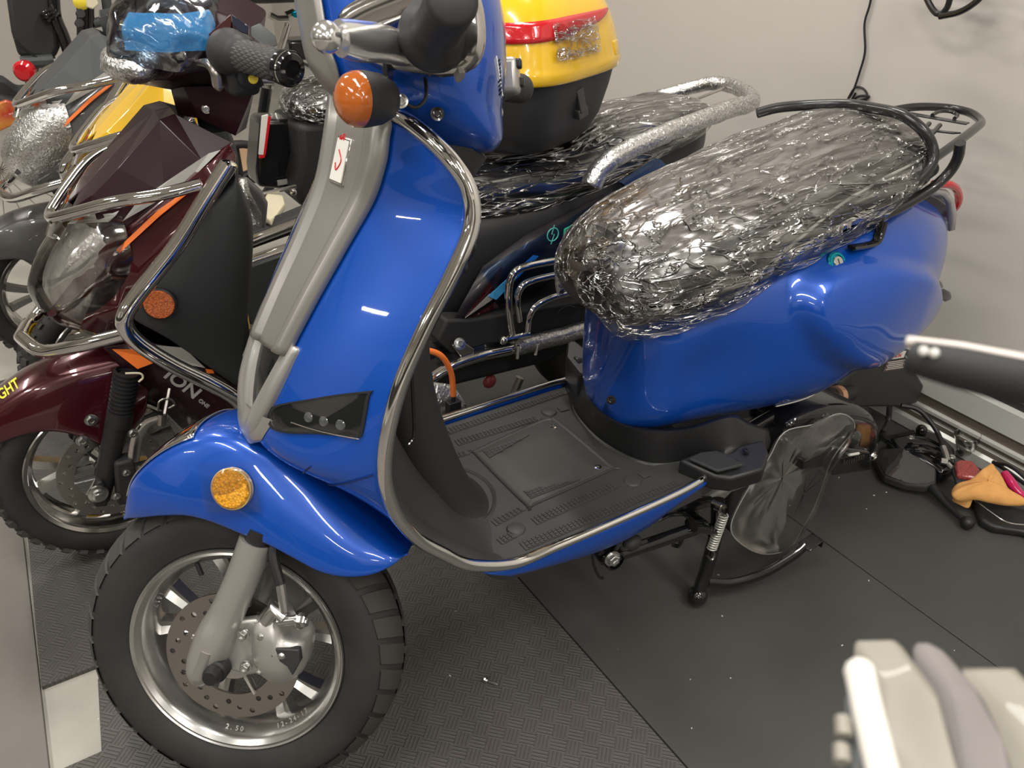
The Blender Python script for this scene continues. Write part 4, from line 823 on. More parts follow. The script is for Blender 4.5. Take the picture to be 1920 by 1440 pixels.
for k in range(9): b.box(lb0 + V((.0012, -.0012, -.018 + .0045 * k)), (.011, .0014, .0014 + .001 * (k % 2)), (V((.35, -.8, .2)).normalized(), V((-.9, -.45, 0)).normalized(), V((-.1, 0, 1)).normalized()))
part(b, 'printed_bars', BLACK, vin)
# bars, switch housings, silver surrounds, grips, levers
for sg, nm in ((-1, 'left'), (1, 'right')):
    def Q(x, y, z, sg=sg): return V((x, y * sg, z))
    b = MB(S); b.tube([Q(.372, .05, .80), Q(.390, .205, .797)], [.030, .027], 18, sq=(1, 1)); part(b, 'handlebar_housing', BLACKM)
    rk_ = 1. if sg < 0 else .62
    b = MB(S); ring_ = crom([Q(*((p[0], -p[1], p[2]))) for p in ((0.2869,-0.1280,0.8260), (0.3057,-0.1350,0.8356), (0.3400,-0.1500,0.8412), (0.3862,-0.1750,0.8444), (0.4242,-0.2000,0.8303), (0.4321,-0.2100,0.7974), (0.4244,-0.2050,0.7761), (0.3948,-0.1900,0.7749), (0.3492,-0.1600,0.7866), (0.3096,-0.1380,0.8048))], 6, True)
    if sg > 0: ring_ = [V((.385 + (p.x - .385) * .6, .17 + (p.y - .17) * .4, .80 + (p.z - .80) * .6)) for p in ring_]
    b.tube(ring_, .0125, 12, True, sq=(1.6, 1.0)); part(b, 'silver_surround', CHROMEW)
    g0, g1 = Q(.3955, .225, .797), Q(.432, .345, .800); ax_ = (g1 - g0).normalized(); L_ = (g1 - g0).length
    b = MB(S); pf = [(.014, -.02), (.036, -.018), (.0375, -.010), (.036, .0), (.031, .006), (.026, .014), (.0245, .03), (.0235, .05)]
    k = .05
    while k < L_ - .004: pf += [(.0235, k), (.0228, k + .0012), (.0228, k + .003), (.0235, k + .0042)]; k += .0075
    pf += [(.0235, L_), (.0225, L_ + .006), (.018, L_ + .010), (0, L_ + .011)]
    b.lathe(pf, g0, ax_, 36); part(b, 'grip', GRIP, ang=50)
    b = MB(S); b.tube(crom([Q(.368, .165, .792), Q(.352, .20, .790), Q(.340, .235, .790), Q(.330, .275, .786), Q(.322, .315, .783)], 6), [.013, .0145, .0155, .0155, .0135], 16, sq=(1.25, .75)); b.ball(Q(.3155, .335, .7815), .0145, 18); part(b, 'brake_lever', mat('polished_lever', (.78, .77, .75), .16, .9) if sg < 0 else STEEL)
    b = MB(S); b.tube([Q(.370, .135, .79), Q(.362, .19, .79)], .010, 10); part(b, 'lever_pivot', STEEL)
    if sg > 0:
        b = MB(S); b.box(Q(.425, .185, .80), (.04, .055, .05)); part(b, 'switch_block', SILVERL, bevel=.008)
        for kk in range(2):
            b = MB(S); b.box(Q(.446, .170 + .03 * kk, .815 - .022 * kk), (.010, .018, .014)); part(b, 'switch_button', BLACK, bevel=.003)
    else:
        b = MB(S); b.box(Q(.430, .188, .822), (.012, .022, .016)); part(b, 'switch_button', BLACK, bevel=.003)
        b = MB(S); b.tube([Q(.412, .208, .768), Q(.416, .214, .754)], .009, 8, sq=(1, .5)); part(b, 'clutch_adjuster', SILVERL)
    # indicator lamp on its bracket
    i0, i1 = (0.3180,-0.1780,0.7427), (0.2919,-0.2050,0.7419); ic = Q(i0[0], -i0[1], i0[2]); ia = (Q(i1[0], -i1[1], i1[2]) - ic).normalized(); ic = ic + ia * .012
    b = MB(S); b.lathe([(0, -.036), (.010, -.035), (.020, -.029), (.027, -.014), (.0295, .004), (.0295, .012)], ic, ia, 32); ind = part(b, 'indicator', BLACKM)
    b = MB(S); b.lathe([(.0295, .012), (.0290, .017), (.026, .024), (.019, .031), (.010, .035), (0, .036)], ic, ia, 32); part(b, 'amber_lens', AMBER, ind)
    b = MB(S); b.box(Q(.328, .158, .772), (.006, .026, .036)); b.tube([Q(.328, .155, .760), Q(.325, .165, .75)], .007, 8); part(b, 'indicator_bracket', GLOSSB, ind, bevel=.001)
    b = MB(S); b.tube(crom([Q(.335, .150, .745), Q(.352, .142, .735), Q(.362, .130, .745), Q(.362, .120, .765), Q(.355, .115, .785)], 6), .0022, 6); part(b, 'indicator_wire', BLACK, ind)
    bolt('indicator_nut', V(S(Q(.338, .150, .742))), MS @ V((.3, -.9 * -sg, 0)), .006, .006, ZINC, ind)
# neck below headset
b = MB(); b.tube([(.375, -.02, .955), (.335, -.012, .90)], .05, 20); part(b, 'steering_neck', BLACKM)
b = MB(); b.tube(crom([(0.3835,-0.0600,0.9589), (0.4246,-0.0200,0.9617), (0.4558,0.0000,0.9678), (0.4612,0.0200,0.9807)], 5), .004, 8); part(b, 'throttle_cable', STEEL)
spring((0.4165,-0.0200,0.9675), (0.4364,-0.0100,0.9672), .008, .002, 5, 'cable_spring', STEEL)

# =============== DELIVERY SCOOTERS (maroon, yellow, graphite) ===============
YC = .62
def delivery(D, root, paint, accent, deep, decal, headmat, rear=True, full=True, mud=True, tail=True):
    D = V(D)
    T = lambda p: V(p) + D
    def P(b, name, m, parent=root, **k): return b.build(name, m, parent, **k)
    def mir(p): return V((p[0], 2 * YC - p[1], p[2]))
    class Two:
        def __init__(s, fn): s.b = []; [(s.b.append(MB(T)), fn(s.b[-1], f)) for f in ((lambda p: V(p)), mir)]
        def build(s, *a, **k): return [x.build(*a, **k) for x in s.b][0]
    def both(fn): return Two(fn)
    W0 = V((-.09, YC, .217)); TW = lambda p: V(p) + W0 + D
    # wheel
    b = MB(TW); prof = [(.152, -.034), (.160, -.042), (.172, -.047), (.188, -.046), (.198, -.040), (.205, -.030), (.2085, -.015), (.209, 0)]; prof += [(r, -h) for r, h in reversed(prof[:-1])]
    b.lathe(prof, (0, 0, 0), (0, 1, 0), 72); wheel = P(b, 'front_wheel', RUBBER, auto=False)
    b = MB(TW); n = 40
    for k in range(n):
        a = 2 * PI * k / n
        for sg in (-1, 1):
            aa = a + (PI / n if sg > 0 else 0)
            for r_, y_, s_ in ((.2085, .013, (.011, .018, .016)), (.2025, .036, (.012, .016, .014))):
                c = V((r_ * math.cos(aa), sg * y_, r_ * math.sin(aa))); rad = V((math.cos(aa), 0, math.sin(aa))); tg = V((-rad.z, 0, rad.x)); nn = (rad + V((0, sg * (.8 if y_ > .02 else .15), 0))).normalized(); ya = tg.cross(nn)
                b.box(c, s_, (nn, ya, tg))
    P(b, 'tyre_tread', RUBT, wheel)
    b = MB(TW); b.lathe([(.151, -.038), (.1555, -.040), (.153, -.042), (.146, -.038), (.144, -.030), (.137, -.024), (.134, -.006), (.134, .02), (.144, .034), (.153, .040)], (0, 0, 0), (0, 1, 0), 80)
    rim = P(b, 'rim', CHROMEW, wheel, ang=40)
    b = MB(TW)
    for k in range(5):
        for dd in (-.16, .16):
            a = 2 * PI * k / 5 + .6; rows = []
            for i in range(6):
                t = i / 5; r = .03 + .106 * t; g_ = a + dd * (.6 + .9 * t); hw = .006 + .006 * t; d = V((math.cos(g_), 0, math.sin(g_))); tq = V((-d.z, 0, d.x))
                rows.append([d * r + tq * hw + V((0, .01, 0)), d * r + tq * hw * .8 + V((0, -.008, 0)), d * r - tq * hw * .8 + V((0, -.008, 0)), d * r - tq * hw + V((0, .01, 0))])
            b.grid(rows, True)
    b.lathe([(0, -.03), (.03, -.03), (.034, 0), (0, .02)], (0, 0, 0), (0, 1, 0), 24); P(b, 'spokes', ALU, wheel, ang=40)
    if full:
        disc(TW, wheel, (0, -.056, 0), .100, .068)
        b = MB(TW)
        for k in range(6):
            a = 2 * PI * k / 6; d = V((math.cos(a), 0, math.sin(a))); b.tube([d * .03 + V((0, -.054, 0)), d * .070 + V((0, -.054, 0))], [.010, .006], 8, sq=(.3, 1))
        b.lathe([(0, -.056), (.034, -.056), (.034, -.048), (0, -.048)], (0, 0, 0), (0, 1, 0), 24)
        P(b, 'disc_carrier', mat('dark_carrier_metal', (.12, .12, .12), .35, .6), wheel)
    # fork legs
    for sg in (1, -1):
        F = lambda p, sg=sg: (V(p) if sg > 0 else mir(p)) + D
        b = MB(F); b.tube([(-0.0566,0.5300,0.3571), (-0.0911,0.5300,0.2708), (-0.1237,0.5300,0.1867)], [.021, .020, .016], 16); b.tube([(-0.0243,0.5300,0.4407), (-0.0590,0.5300,0.3458)], .013, 14); leg = P(b, 'fork_leg', BLACK)
        b = MB(F); a, c = V((-0.0232,0.5300,0.4460)), V((-0.0508,0.5300,0.3671)); d = c - a; L_ = d.length; pf = []
        for i in range(40): pf.append((.019 + .0045 * (i % 4 in (1, 2)), L_ * i / 40))
        pf += [(.024, L_), (.024, L_ + .03), (.0, L_ + .03)]; b.lathe(pf, a, d, 20); P(b, 'fork_gaiter', BLACK, leg, ang=60)
        b = MB(F); b.prism([(-0.1235,0.5050,0.2424), (-0.1140,0.5050,0.2425), (-0.1102,0.5050,0.2114), (-0.1175,0.5050,0.1817), (-0.1392,0.5050,0.1882), (-0.1386,0.5050,0.2165)], (0, .02, 0)); P(b, 'axle_clamp', BLACKM, leg, bevel=.004)
        if full:
            b = MB(F); b.lathe([(0, 0), (.007, 0), (.008, .004), (.012, .005), (.012, .012), (.018, .013), (.018, .018)], (-0.1270,0.4840,0.2210), (0, 1, 0), 6 if 0 else 16); P(b, 'axle_nut', ZINC)
    if full:
        for q in ((-0.0704,0.5000,0.2490), (-0.0983,0.5000,0.2034), (-0.0752,0.5000,0.1873)): bolt('fork_bolt', V(q) + D, (0, -1, 0), .006, .006, ZINC, root)
        b = MB(T); b.tube(crom([(-0.0530,0.5100,0.2627), (-0.0352,0.5100,0.3125), (-0.0150,0.5000,0.3419), (0.0088,0.4900,0.3516)], 5), .0085, 10, sq=(1.3, .5)); P(b, 'brake_arm', CHROMEW)
        bolt('brake_arm_bolt', V((-0.0426,0.4950,0.3338)) + D, (0, -1, 0), .007, .006, ZINC, root)
        b = MB(T); b.tube([(0.0094,0.4900,0.3393), (0.0146,0.4900,0.3617)], .009, 10); b.tube(crom([(0.0079,0.4850,0.3727), (0.0153,0.4850,0.3916), (0.0325,0.4850,0.3908), (0.0396,0.4850,0.3766), (0.0269,0.4850,0.3712)], 5), .0022, 6); b.tube([(0.0177,0.4900,0.3571), (0.0398,0.5100,0.3989)], .004, 6); P(b, 'cable_end_spring', STEEL)
        b = MB(T); b.tube(crom([(-0.0295,0.5000,0.4573), (-0.0065,0.4950,0.4530), (-0.0029,0.4950,0.4428), (-0.0116,0.4950,0.4364)], 5), .002, 6); P(b, 'clip_wire', CREAM)
        b = MB(T); b.prism([(-0.0861,0.5000,0.2752), (-0.0530,0.5000,0.2728), (-0.0523,0.5000,0.2174), (-0.0731,0.5000,0.1731), (-0.0998,0.5000,0.1777)], (0, .035, 0)); P(b, 'brake_caliper', BLACKM, bevel=.006)
    # mudguard
    if not mud: pass
    FT_ = [(-.33, .352), (-.29, .382), (-.24, .415), (-.175, .447), (-.12, .461), (-.06, .466), (-.01, .466), (.03, .455)]
    FB_ = [(-.31, .325), (-.27, .338), (-.215, .350), (-.165, .345), (-.12, .315), (-.085, .285), (-.045, .30), (-.005, .34)]
    FW_ = [.03, .048, .060, .068, .072, .074, .074, .072]
    A, Bm, Wm = crom([(x, 0, z) for x, z in FT_], 5), crom([(x, 0, z) for x, z in FB_], 5), crom([(0, 0, w_) for w_ in FW_], 5)
    rows = []
    for a, c, w_ in zip(A, Bm, Wm):
        r = []
        for j in range(21):
            t = -1 + j / 10; s = abs(t); q = min(1, s / .5); d_ = .12 * q * q if s < .5 else .12 + .88 * (s - .5) / .5; y = w_.z * (.72 * q if s < .5 else .72 + .28 * math.sin((s - .5) * PI))
            r.append(V((a.x + (c.x - a.x) * d_, YC + math.copysign(y, t), a.z + (c.z - a.z) * d_)))
        rows.append(r)
    if not mud: rows = rows[18:]
    b = MB(T); b.grid(rows); fm = P(b, 'front_mudguard', paint, solid=.004, auto=False, subd=1)
    if full:
        for q in ((-0.1021,0.5480,0.3538), (-0.1257,0.5480,0.3147)): bolt('mudguard_bolt', V(q) + D, (0, -1, 0), .009, .007, ZINC, fm)
        text_mesh('GHT', .024, V((-0.2308,0.5450,0.4382)) + D + V((0,-.008,.006)), V((-0.1993,0.5850,0.4405)) - V((-0.2268,0.5850,0.4266)), (.2, .5, .85), YELT, fm, sx=.8, shear=.3)
    # headlight
    HL = [(.505, -.075, .035), (.525, -.105, .055), (.56, -.130, .078), (.60, -.138, .094), (.64, -.122, .106), (.68, -.088, .110), (.71, -.060, .106), (.735, -.035, .09)]
    def hl(z, t, off=0, back=.03):
        xf_, w_ = ip(z, HL, 1) - off, ip(z, HL, 2) + off; a = PI * t - PI / 2      # t 0..1 near to far
        s_ = math.sin(a); return V((back + (xf_ - back) * math.cos(a) ** .7, YC + w_ * s_, z))
    b = MB(T); b.grid([[hl(.505 + .23 * i / 22, j / 32) + V((-.002 * (j % 4 == 0), 0, 0)) for j in range(33)] for i in range(23)]); hlm = P(b, 'headlight', headmat, auto=False)
    b = MB(T); b.grid([[hl(.52 + .20 * i / 12, j / 16, -.022) for j in range(17)] for i in range(13)]); b.ball((-.02, YC - .05, .64), .035, 16); b.ball((-.02, YC + .05, .64), .035, 16); P(b, 'reflector_bowl', mat('headlight_bowl', (.50, .49, .47), .22, .5, bump=(30, .5, .01)), hlm, auto=False)
    # painted side blades between headlight and crash bar
    def blade(b, f):
        U_ = [f(p) for p in ((-0.1157,0.5750,0.5610), (-0.0554,0.5550,0.6410), (-0.0052,0.5350,0.6891), (0.0332,0.5250,0.7170), (0.1021,0.5150,0.7678), (0.1689,0.5000,0.8147), (0.2201,0.4850,0.8451))]
        L_ = [f(p) for p in ((-0.1157,0.5750,0.5610), (-0.0575,0.5500,0.5968), (0.0100,0.5200,0.6299), (0.0353,0.5080,0.6490), (0.1051,0.4900,0.7199), (0.1717,0.4800,0.7826), (0.2192,0.4720,0.8284))]
        b.grid([U_, [(p + q) / 2 + V((-.006, 0, .006)) for p, q in zip(U_, L_)], L_])
        L2 = [f(p) for p in ((-0.0396,0.5450,0.6028), (-0.0168,0.5350,0.6149), (0.0100,0.5200,0.6299), (0.0353,0.5080,0.6490), (0.1051,0.4900,0.7199), (0.1717,0.4800,0.7826), (0.2192,0.4720,0.8284))]
        K2 = [f(p) for p in ((-0.0785,0.5550,0.5390), (-0.0490,0.5400,0.5229), (-0.0045,0.5200,0.5375), (0.0173,0.5050,0.5932), (0.0854,0.4750,0.6802), (0.1469,0.4650,0.7394), (0.2083,0.4550,0.8024))]
        b.grid([L2, K2])
    P(both(blade), 'side_fairing', paint, solid=.004, soff=0, ang=22)
    # faceted deck over the headlight
    def deck(b, f):
        c0, c1, c2, c3 = [f(p) for p in ((0.1568,0.6200,0.8821), (0.1291,0.6200,0.8787), (0.0395,0.6200,0.8069), (-0.0190,0.6200,0.7571))]
        d0, d1, d2, d3, d4 = [f(p) for p in ((0.1528,0.5650,0.8831), (0.1243,0.5600,0.8776), (0.0431,0.5600,0.8071), (-0.0072,0.5650,0.7655), (-0.0392,0.6000,0.7378))]
        e0, e1, e2, e3, e4 = [f(p) for p in ((0.2201,0.4850,0.8451), (0.1689,0.5000,0.8147), (0.1021,0.5150,0.7678), (0.0332,0.5250,0.7170), (-0.0052,0.5350,0.6891))]
        b.add([c0, c1, c2, c3, d0, d1, d2, d3, e0, e1, e2, e3, d4, e4], [(0, 1, 5, 4), (1, 2, 6, 5), (2, 3, 7, 6), (4, 5, 9, 8), (5, 6, 10, 9), (6, 7, 11, 10), (3, 12, 7), (7, 12, 13, 11)])
    P(both(deck), 'nose_deck', deep, solid=.004, soff=0, smooth=False, bevel=.0015, ang=10)
    def dec(b, f):
        b.grid([[f(V(p) + V((-.004, -.006, .006))) for p in q] for q in (((0.1840,0.5000,0.8245), (0.1229,0.5100,0.7911), (0.0588,0.5200,0.7548)), ((0.2018,0.4850,0.8321), (0.1364,0.5050,0.7746), (0.0297,0.5200,0.7259)))])
        b.grid([[f(V(p) + V((-.006, -.004, .006))) for p in q] for q in (((-0.0471,0.5850,0.7133), (-0.0229,0.5750,0.7332), (-0.0080,0.5650,0.7507)), ((0.0127,0.5400,0.7207), (0.0258,0.5400,0.7298), (0.0431,0.5450,0.7462)))])
    P(both(dec), 'silver_decal', SILVDEC, smooth=False, solid=.001)
    def dec2(b, f):
        b.grid([[f(V(p) + V((-.004, -.010, .004))) for p in q] for q in (((0.1446,0.4920,0.7788), (0.0869,0.5080,0.7423), (0.0100,0.5260,0.6795)), ((0.1450,0.4900,0.7737), (0.0857,0.5030,0.7327), (0.0134,0.5220,0.6743)))])
    if decal: P(both(dec2), 'orange_decal', ORANGE, smooth=False, solid=.001)
    def digits(b, f):
        for q in (((-0.0346,0.5800,0.7232), (-0.0268,0.5780,0.7329), (-0.0228,0.5770,0.7325), (-0.0280,0.5780,0.7236), (-0.0214,0.5760,0.7240), (-0.0165,0.5740,0.7362), (-0.0087,0.5720,0.7383), (-0.0097,0.5720,0.7260), (-0.0157,0.5740,0.7207), (-0.0322,0.5800,0.7189)), ((-0.0038,0.5680,0.7406), (0.0098,0.5620,0.7448), (0.0116,0.5620,0.7331), (-0.0029,0.5660,0.7305)), ((0.0004,0.5660,0.7376), (0.0083,0.5630,0.7410), (0.0088,0.5630,0.7352), (0.0009,0.5650,0.7331))):
            b.prism([f(V(p) + V((-.009, -.008, .008))) for p in q], (-.001, -.001 , .001))
    P(both(digits), 'orange_digits', ORANGE, smooth=False)
    # matt side apron
    def apron(b, f):
        R1 = [f(p) for p in ((0.2252,0.5000,0.8372), (0.1753,0.4800,0.7774), (0.0974,0.4750,0.6973), (0.0238,0.4850,0.6151), (0.0002,0.5000,0.5578))]
        R2 = [f(p) for p in ((0.2089,0.4600,0.7963), (0.1883,0.4450,0.7383), (0.1483,0.4400,0.6798), (0.0741,0.4500,0.6022), (0.0319,0.4750,0.5394))]
        R3 = [f(p) for p in ((0.2097,0.4500,0.7851), (0.2144,0.4450,0.7144), (0.1934,0.4400,0.6199), (0.1556,0.4500,0.5292), (0.0704,0.4750,0.4965))]
        R4 = [f(p) for p in ((0.2272,0.5000,0.7635), (0.2391,0.5000,0.6921), (0.2167,0.5000,0.5700), (0.1914,0.5000,0.4515), (0.1761,0.4900,0.3460))]
        b.grid([crom(R, 4) for R in (R1, R2, R3, R4)])
    P(both(apron), 'side_apron', mat('apron_black_plastic', (.028, .030, .031), .55, bump=(600, .2, .0006)), solid=.004, soff=0, auto=False, subd=1)
    if full:
        b = MB(T); oc = V((0.0460,0.4520,0.5979)); on_ = V((-.35, -1, .15)).normalized(); b.lathe([(0, .006), (.024, .006), (.0255, .004), (.0255, -.006)], oc, on_, 6 if 0 else 36)
        rf = P(b, 'side_reflector', REFO); b = MB(T); b.lathe([(.0256, -.006), (.0256, .0045), (.0285, .003), (.0285, -.006)], oc, on_, 36); P(b, 'reflector_rim', BLACK, rf)
    # lower flank
    def flank(b, f):
        b.grid([[f(p) for p in r] for r in (((-0.0487,0.5600,0.4873), (0.0170,0.5300,0.4967), (0.0733,0.5000,0.4784), (0.1426,0.4900,0.4348), (0.1821,0.4900,0.3503)), ((-0.0198,0.5600,0.4243), (0.0284,0.5300,0.4074), (0.0760,0.5100,0.3671), (0.1244,0.5000,0.3007), (0.1685,0.5000,0.2331)), ((0.0246,0.5800,0.3272), (0.0522,0.5600,0.2781), (0.0829,0.5400,0.2398), (0.1266,0.5300,0.1894), (0.1765,0.5300,0.1425)))])
    P(both(flank), 'lower_flank', deep, solid=.004, soff=0, ang=30)
    if full:
        for q in ([(-0.0369,0.5520,0.4845), (0.0059,0.5240,0.4847), (0.0343,0.5120,0.4598), (-0.0048,0.5300,0.4441)], [(0.1060,0.4860,0.4334), (0.1196,0.4840,0.4281), (0.1206,0.4850,0.4202), (0.1076,0.4870,0.4231)]): b = MB(T); b.add(q, [(0, 1, 2, 3)]); P(b, 'orange_flank_decal', ORANGE, smooth=False, solid=.001)
        b = MB(T); b.add([(0.0106,0.5220,0.4965), (0.0772,0.4920,0.4845), (0.1058,0.4830,0.4373), (0.0581,0.4920,0.4582)], [(0, 1, 2, 3)]); P(b, 'silver_flank_decal', SILVDEC, smooth=False, solid=.001)
        x0, x1 = V((0.0343,0.5180,0.4270)) + D, V((0.0677,0.5050,0.3845)) + D
        text_mesh('ION', .036, x0 + V((-.002, -.010, .002)), x1 - x0, (0, 0, 1), SILVDEC, root, sx=1.1, ext=.002, name='flank_lettering')
        text_mesh('ONE', .011, V((0.0822,0.4920,0.3663)) + D, x1 - x0, (0, 0, 1), SILVDEC, root, name='flank_lettering', ext=.002)
    # crash bars
    def bars(b, f):
        b.tube(crom([f(p) for p in ((0.1914,0.4200,0.8294), (0.1455,0.4200,0.7765), (0.0859,0.4200,0.7070), (0.0153,0.4200,0.6401), (-0.0132,0.4200,0.6078), (-0.0184,0.4200,0.5823), (-0.0032,0.4200,0.5477), (0.0386,0.4200,0.4969), (0.1027,0.4200,0.4333), (0.1409,0.4250,0.3837), (0.1543,0.4400,0.3247))], 6), .0145, 14)
    for f_, nm in ((lambda p: V(p), 1), (mir, 2)):
        b = MB(T); bars(b, f_); up_ = P(b, 'crash_bar_upright', CHROME)
        b = MB(T); e_ = f_((0.1914,0.4200,0.8294)); b.ball(e_, .0150, 14, sc=(1, 1, .5), ax=(.4, 0, 1)); P(b, 'bar_end_cap', CHROME, up_)
    nb = [(0.1461,0.4300,0.8006), (0.0823,0.4500,0.7872), (0.0213,0.4900,0.7738), (-0.0318,0.5500,0.7482), (-0.0677,0.6000,0.7276), (-0.0734,0.6200,0.7242)]
    pth = crom([V(p) for p in nb], 8); pth = pth + [mir(p) for p in reversed(pth[:-1])]
    b = MB(T); b.tube(pth, .0105, 12); P(b, 'upper_crash_bar', CHROME)
    nb = [(-0.0183,0.4250,0.5699), (-0.0816,0.4700,0.5459), (-0.1303,0.5300,0.5175), (-0.1489,0.5550,0.5119), (-0.1583,0.5750,0.5127), (-0.1717,0.6200,0.5150)]
    pth = crom([V(p) for p in nb], 8); pth = pth + [mir(p) for p in reversed(pth[:-1])]
    b = MB(T); b.tube(pth, .0125, 12); P(b, 'lower_crash_bar', CHROME)
    b = MB(T); b.tube([(-0.0713,0.6000,0.7263), (-0.0843,0.6000,0.6999), (-0.0728,0.6000,0.6918)], .006, 8); P(b, 'bar_hook', CHROME)
    # neck and headset
    nk = [(.205, .84, .05, .05), (.20, .88, .06, .06), (.20, .92, .07, .07), (.205, .955, .09, .085)]
    b = MB(T); q = [(0.1614,0.6000,0.8839), (0.1786,0.5850,0.9253), (0.2737,0.5200,0.9237), (0.2413,0.5400,0.8462)]
    def neck(b, f):
        b.add([f(p) for p in ((0.1648,0.6200,0.9157), (0.1683,0.6200,0.8698), (0.1751,0.5700,0.9266), (0.1925,0.5700,0.8712), (0.2816,0.5200,0.9274), (0.2386,0.5350,0.8439), (0.2984,0.6000,0.9204), (0.2821,0.6200,0.8327))], [(0, 1, 3, 2), (2, 3, 5, 4), (4, 5, 7, 6)])
    P(both(neck), 'neck_cowl', deep, solid=.004, soff=0, bevel=.006, ang=20)
    if full:
        bolt('neck_screw', V((0.2025,0.5550,0.8895)) + D, (-.3, -1, .1), .006, .004, ZINC, root)
        def hsd(b, f):
            b.add([f(p) for p in ((0.0815,0.6200,0.9368), (0.1052,0.6200,0.9859), (0.2059,0.6200,1.0546), (0.2809,0.6200,1.0761), (0.1391,0.5300,0.9475), (0.1670,0.5000,0.9790), (0.2540,0.5000,1.0431), (0.2504,0.4700,1.0217), (0.2824,0.5000,0.9654), (0.2916,0.5500,0.9164), (0.2981,0.5600,1.0064), (0.3492,0.6200,1.0304), (0.1711,0.6200,0.9106), (0.3113,0.6200,0.8969))],
                  [(0, 1, 5, 4), (1, 2, 6, 5), (2, 3, 11, 10, 6), (5, 6, 7, 8, 4), (6, 10, 7), (7, 10, 8), (8, 10, 11, 13, 9), (4, 8, 9), (0, 4, 9, 13, 12)])
        P(both(hsd), 'headset_cowl', MAROOND, bevel=.006, ang=15)
        b = MB(T); b.prism([(0.1671,0.4970,0.9836), (0.2518,0.4920,1.0442), (0.2495,0.4880,1.0257), (0.1696,0.4950,0.9674)], (-.003, -.004, .002)); P(b, 'maroon_side_strip', paint, bevel=.001)
        b = MB(T); b.prism([(0.2521,0.4900,1.0444), (0.2741,0.4800,1.0268), (0.2708,0.4780,1.0144), (0.2493,0.4860,1.0228)], (-.003, -.006, .002)); P(b, 'navy_side_panel', mat('navy_gloss', (.006, .010, .030), .12, 0, 1.), bevel=.001)
        b = MB(T); b.prism([(0.2758,0.4850,1.0277), (0.2963,0.4700,1.0073), (0.2962,0.4600,0.9915), (0.2847,0.4650,0.9990), (0.2705,0.4750,1.0132)], (.02, .010, .004)); P(b, 'grey_lever_cover', GREYD, bevel=.004)
        for sg in (1, -1):
            F = lambda p, sg=sg: (V(p) if sg > 0 else mir(p)) + D
            g0, g1 = V((0.2236,0.4050,1.0014)), V((0.2635,0.2750,0.9970)); ax_ = (g1 - g0).normalized(); L_ = (g1 - g0).length
            b = MB(F); b.lathe([(.02, -.03), (.032, -.028), (.035, -.018), (.034, -.006), (.029, 0), (.030, .010), (.027, .014), (.0235, .020), (.0235, L_ - .012)], g0, ax_, 32)
            gr = P(b, 'grip', GRIP, ang=50)
            b = MB(F)     # knurled diamonds
            for i in range(11):
                for j in range(20):
                    a = 2 * PI * (j + (i % 2) / 2) / 20; u = V((0, 0, 1)) - ax_ * ax_.z; u.normalize(); w2 = ax_.cross(u); rd = u * math.cos(a) + w2 * math.sin(a); tg = ax_.cross(rd); c = g0 + ax_ * (.028 + i * (L_ - .05) / 10.5) + rd * .0235; hl_ = (L_ - .05) / 10.5 * .9; tw = .0035
                    b.add([c - ax_ * hl_, c + tg * tw, c + ax_ * hl_, c - tg * tw, c + rd * .0012], [(0, 1, 4), (1, 2, 4), (2, 3, 4), (3, 0, 4)])
            P(b, 'grip_knurling', mat('worn_grip_rubber', (.06, .057, .053), .5), gr, smooth=False, merge=False)
            b = MB(F); b.lathe([(.024, -.014), (.0255, -.012), (.0255, .002), (.022, .008), (.014, .010), (.012, .006), (0, .006)], g1, ax_, 32); P(b, 'bar_end', GLOSSB, gr)
            b = MB(F); b.lathe([(.0256, .0), (.0262, .001), (.0256, .003)], g1, ax_, 32); P(b, 'chrome_ring', CHROME, gr)
            b = MB(F); b.box(V((0.2344,0.4300,0.9792)), (.05, .05, .09), ((1, 0, 0), (0, 1, 0), (0, 0, 1))); P(b, 'switch_housing', BLACKM, bevel=.012)
            b = MB(F); b.tube(crom([(0.1850,0.4900,0.9767), (0.1935,0.4500,0.9809), (0.1973,0.4300,0.9720), (0.1984,0.4300,0.9533), (0.2029,0.4300,0.9497)], 6), [.005, .0085, .010, .010, .009], 12); P(b, 'brake_lever', STEEL)
        b = MB(T); b.prism([(0.2187,0.3850,0.9817), (0.2532,0.3800,0.9716), (0.2590,0.3850,0.9526), (0.2400,0.3900,0.9454), (0.2207,0.3900,0.9569)], (.004, .03, 0)); sb = P(b, 'switch_box', BLACKM, bevel=.006)
        b = MB(T); b.lathe([(0, .002), (.0065, .002), (.0075, .001), (.0075, -.001)], (0.2392,0.3780,0.9669), (-.3, -1, .2), 24); P(b, 'round_yellow_sticker', mat('yellow_sticker', (.80, .62, .04), .4), sb)
        b = MB(T); b.tube([(0.2562,0.4000,0.9590), (0.2765,0.4000,0.9555)], .004, 8); b.tube([(0.2606,0.4000,0.9529), (0.2761,0.4000,0.9523)], .0025, 6); b.tube([(0.2605,0.4000,0.9651), (0.2595,0.4000,0.9579)], .003, 6); P(b, 'clamp_screw', ZINC)
        # foil over the headset and white film bag over the lamp
        cf = V((0.1797,0.6000,1.0087))
        def dome(i, j, n1=34, n2=56):
            th, ph = PI * .62 * i / n1, 2 * PI * j / n2; d = V((math.sin(th) * math.cos(ph), math.sin(th) * math.sin(ph), math.cos(th)))
            k = 1 + .10 * noise.noise(d * 2.2 + V((3, 1, 2))) + .05 * noise.noise(V((ph * 6, th * 2, 1))); return cf + V((d.x * .108, d.y * .112, d.z * .085 - .01)) * k
        b = MB(T); b.grid([[dome(i, j) for j in range(56)] for i in range(35)], True); hf = P(b, 'headset_foil', FILMBL, auto=False)
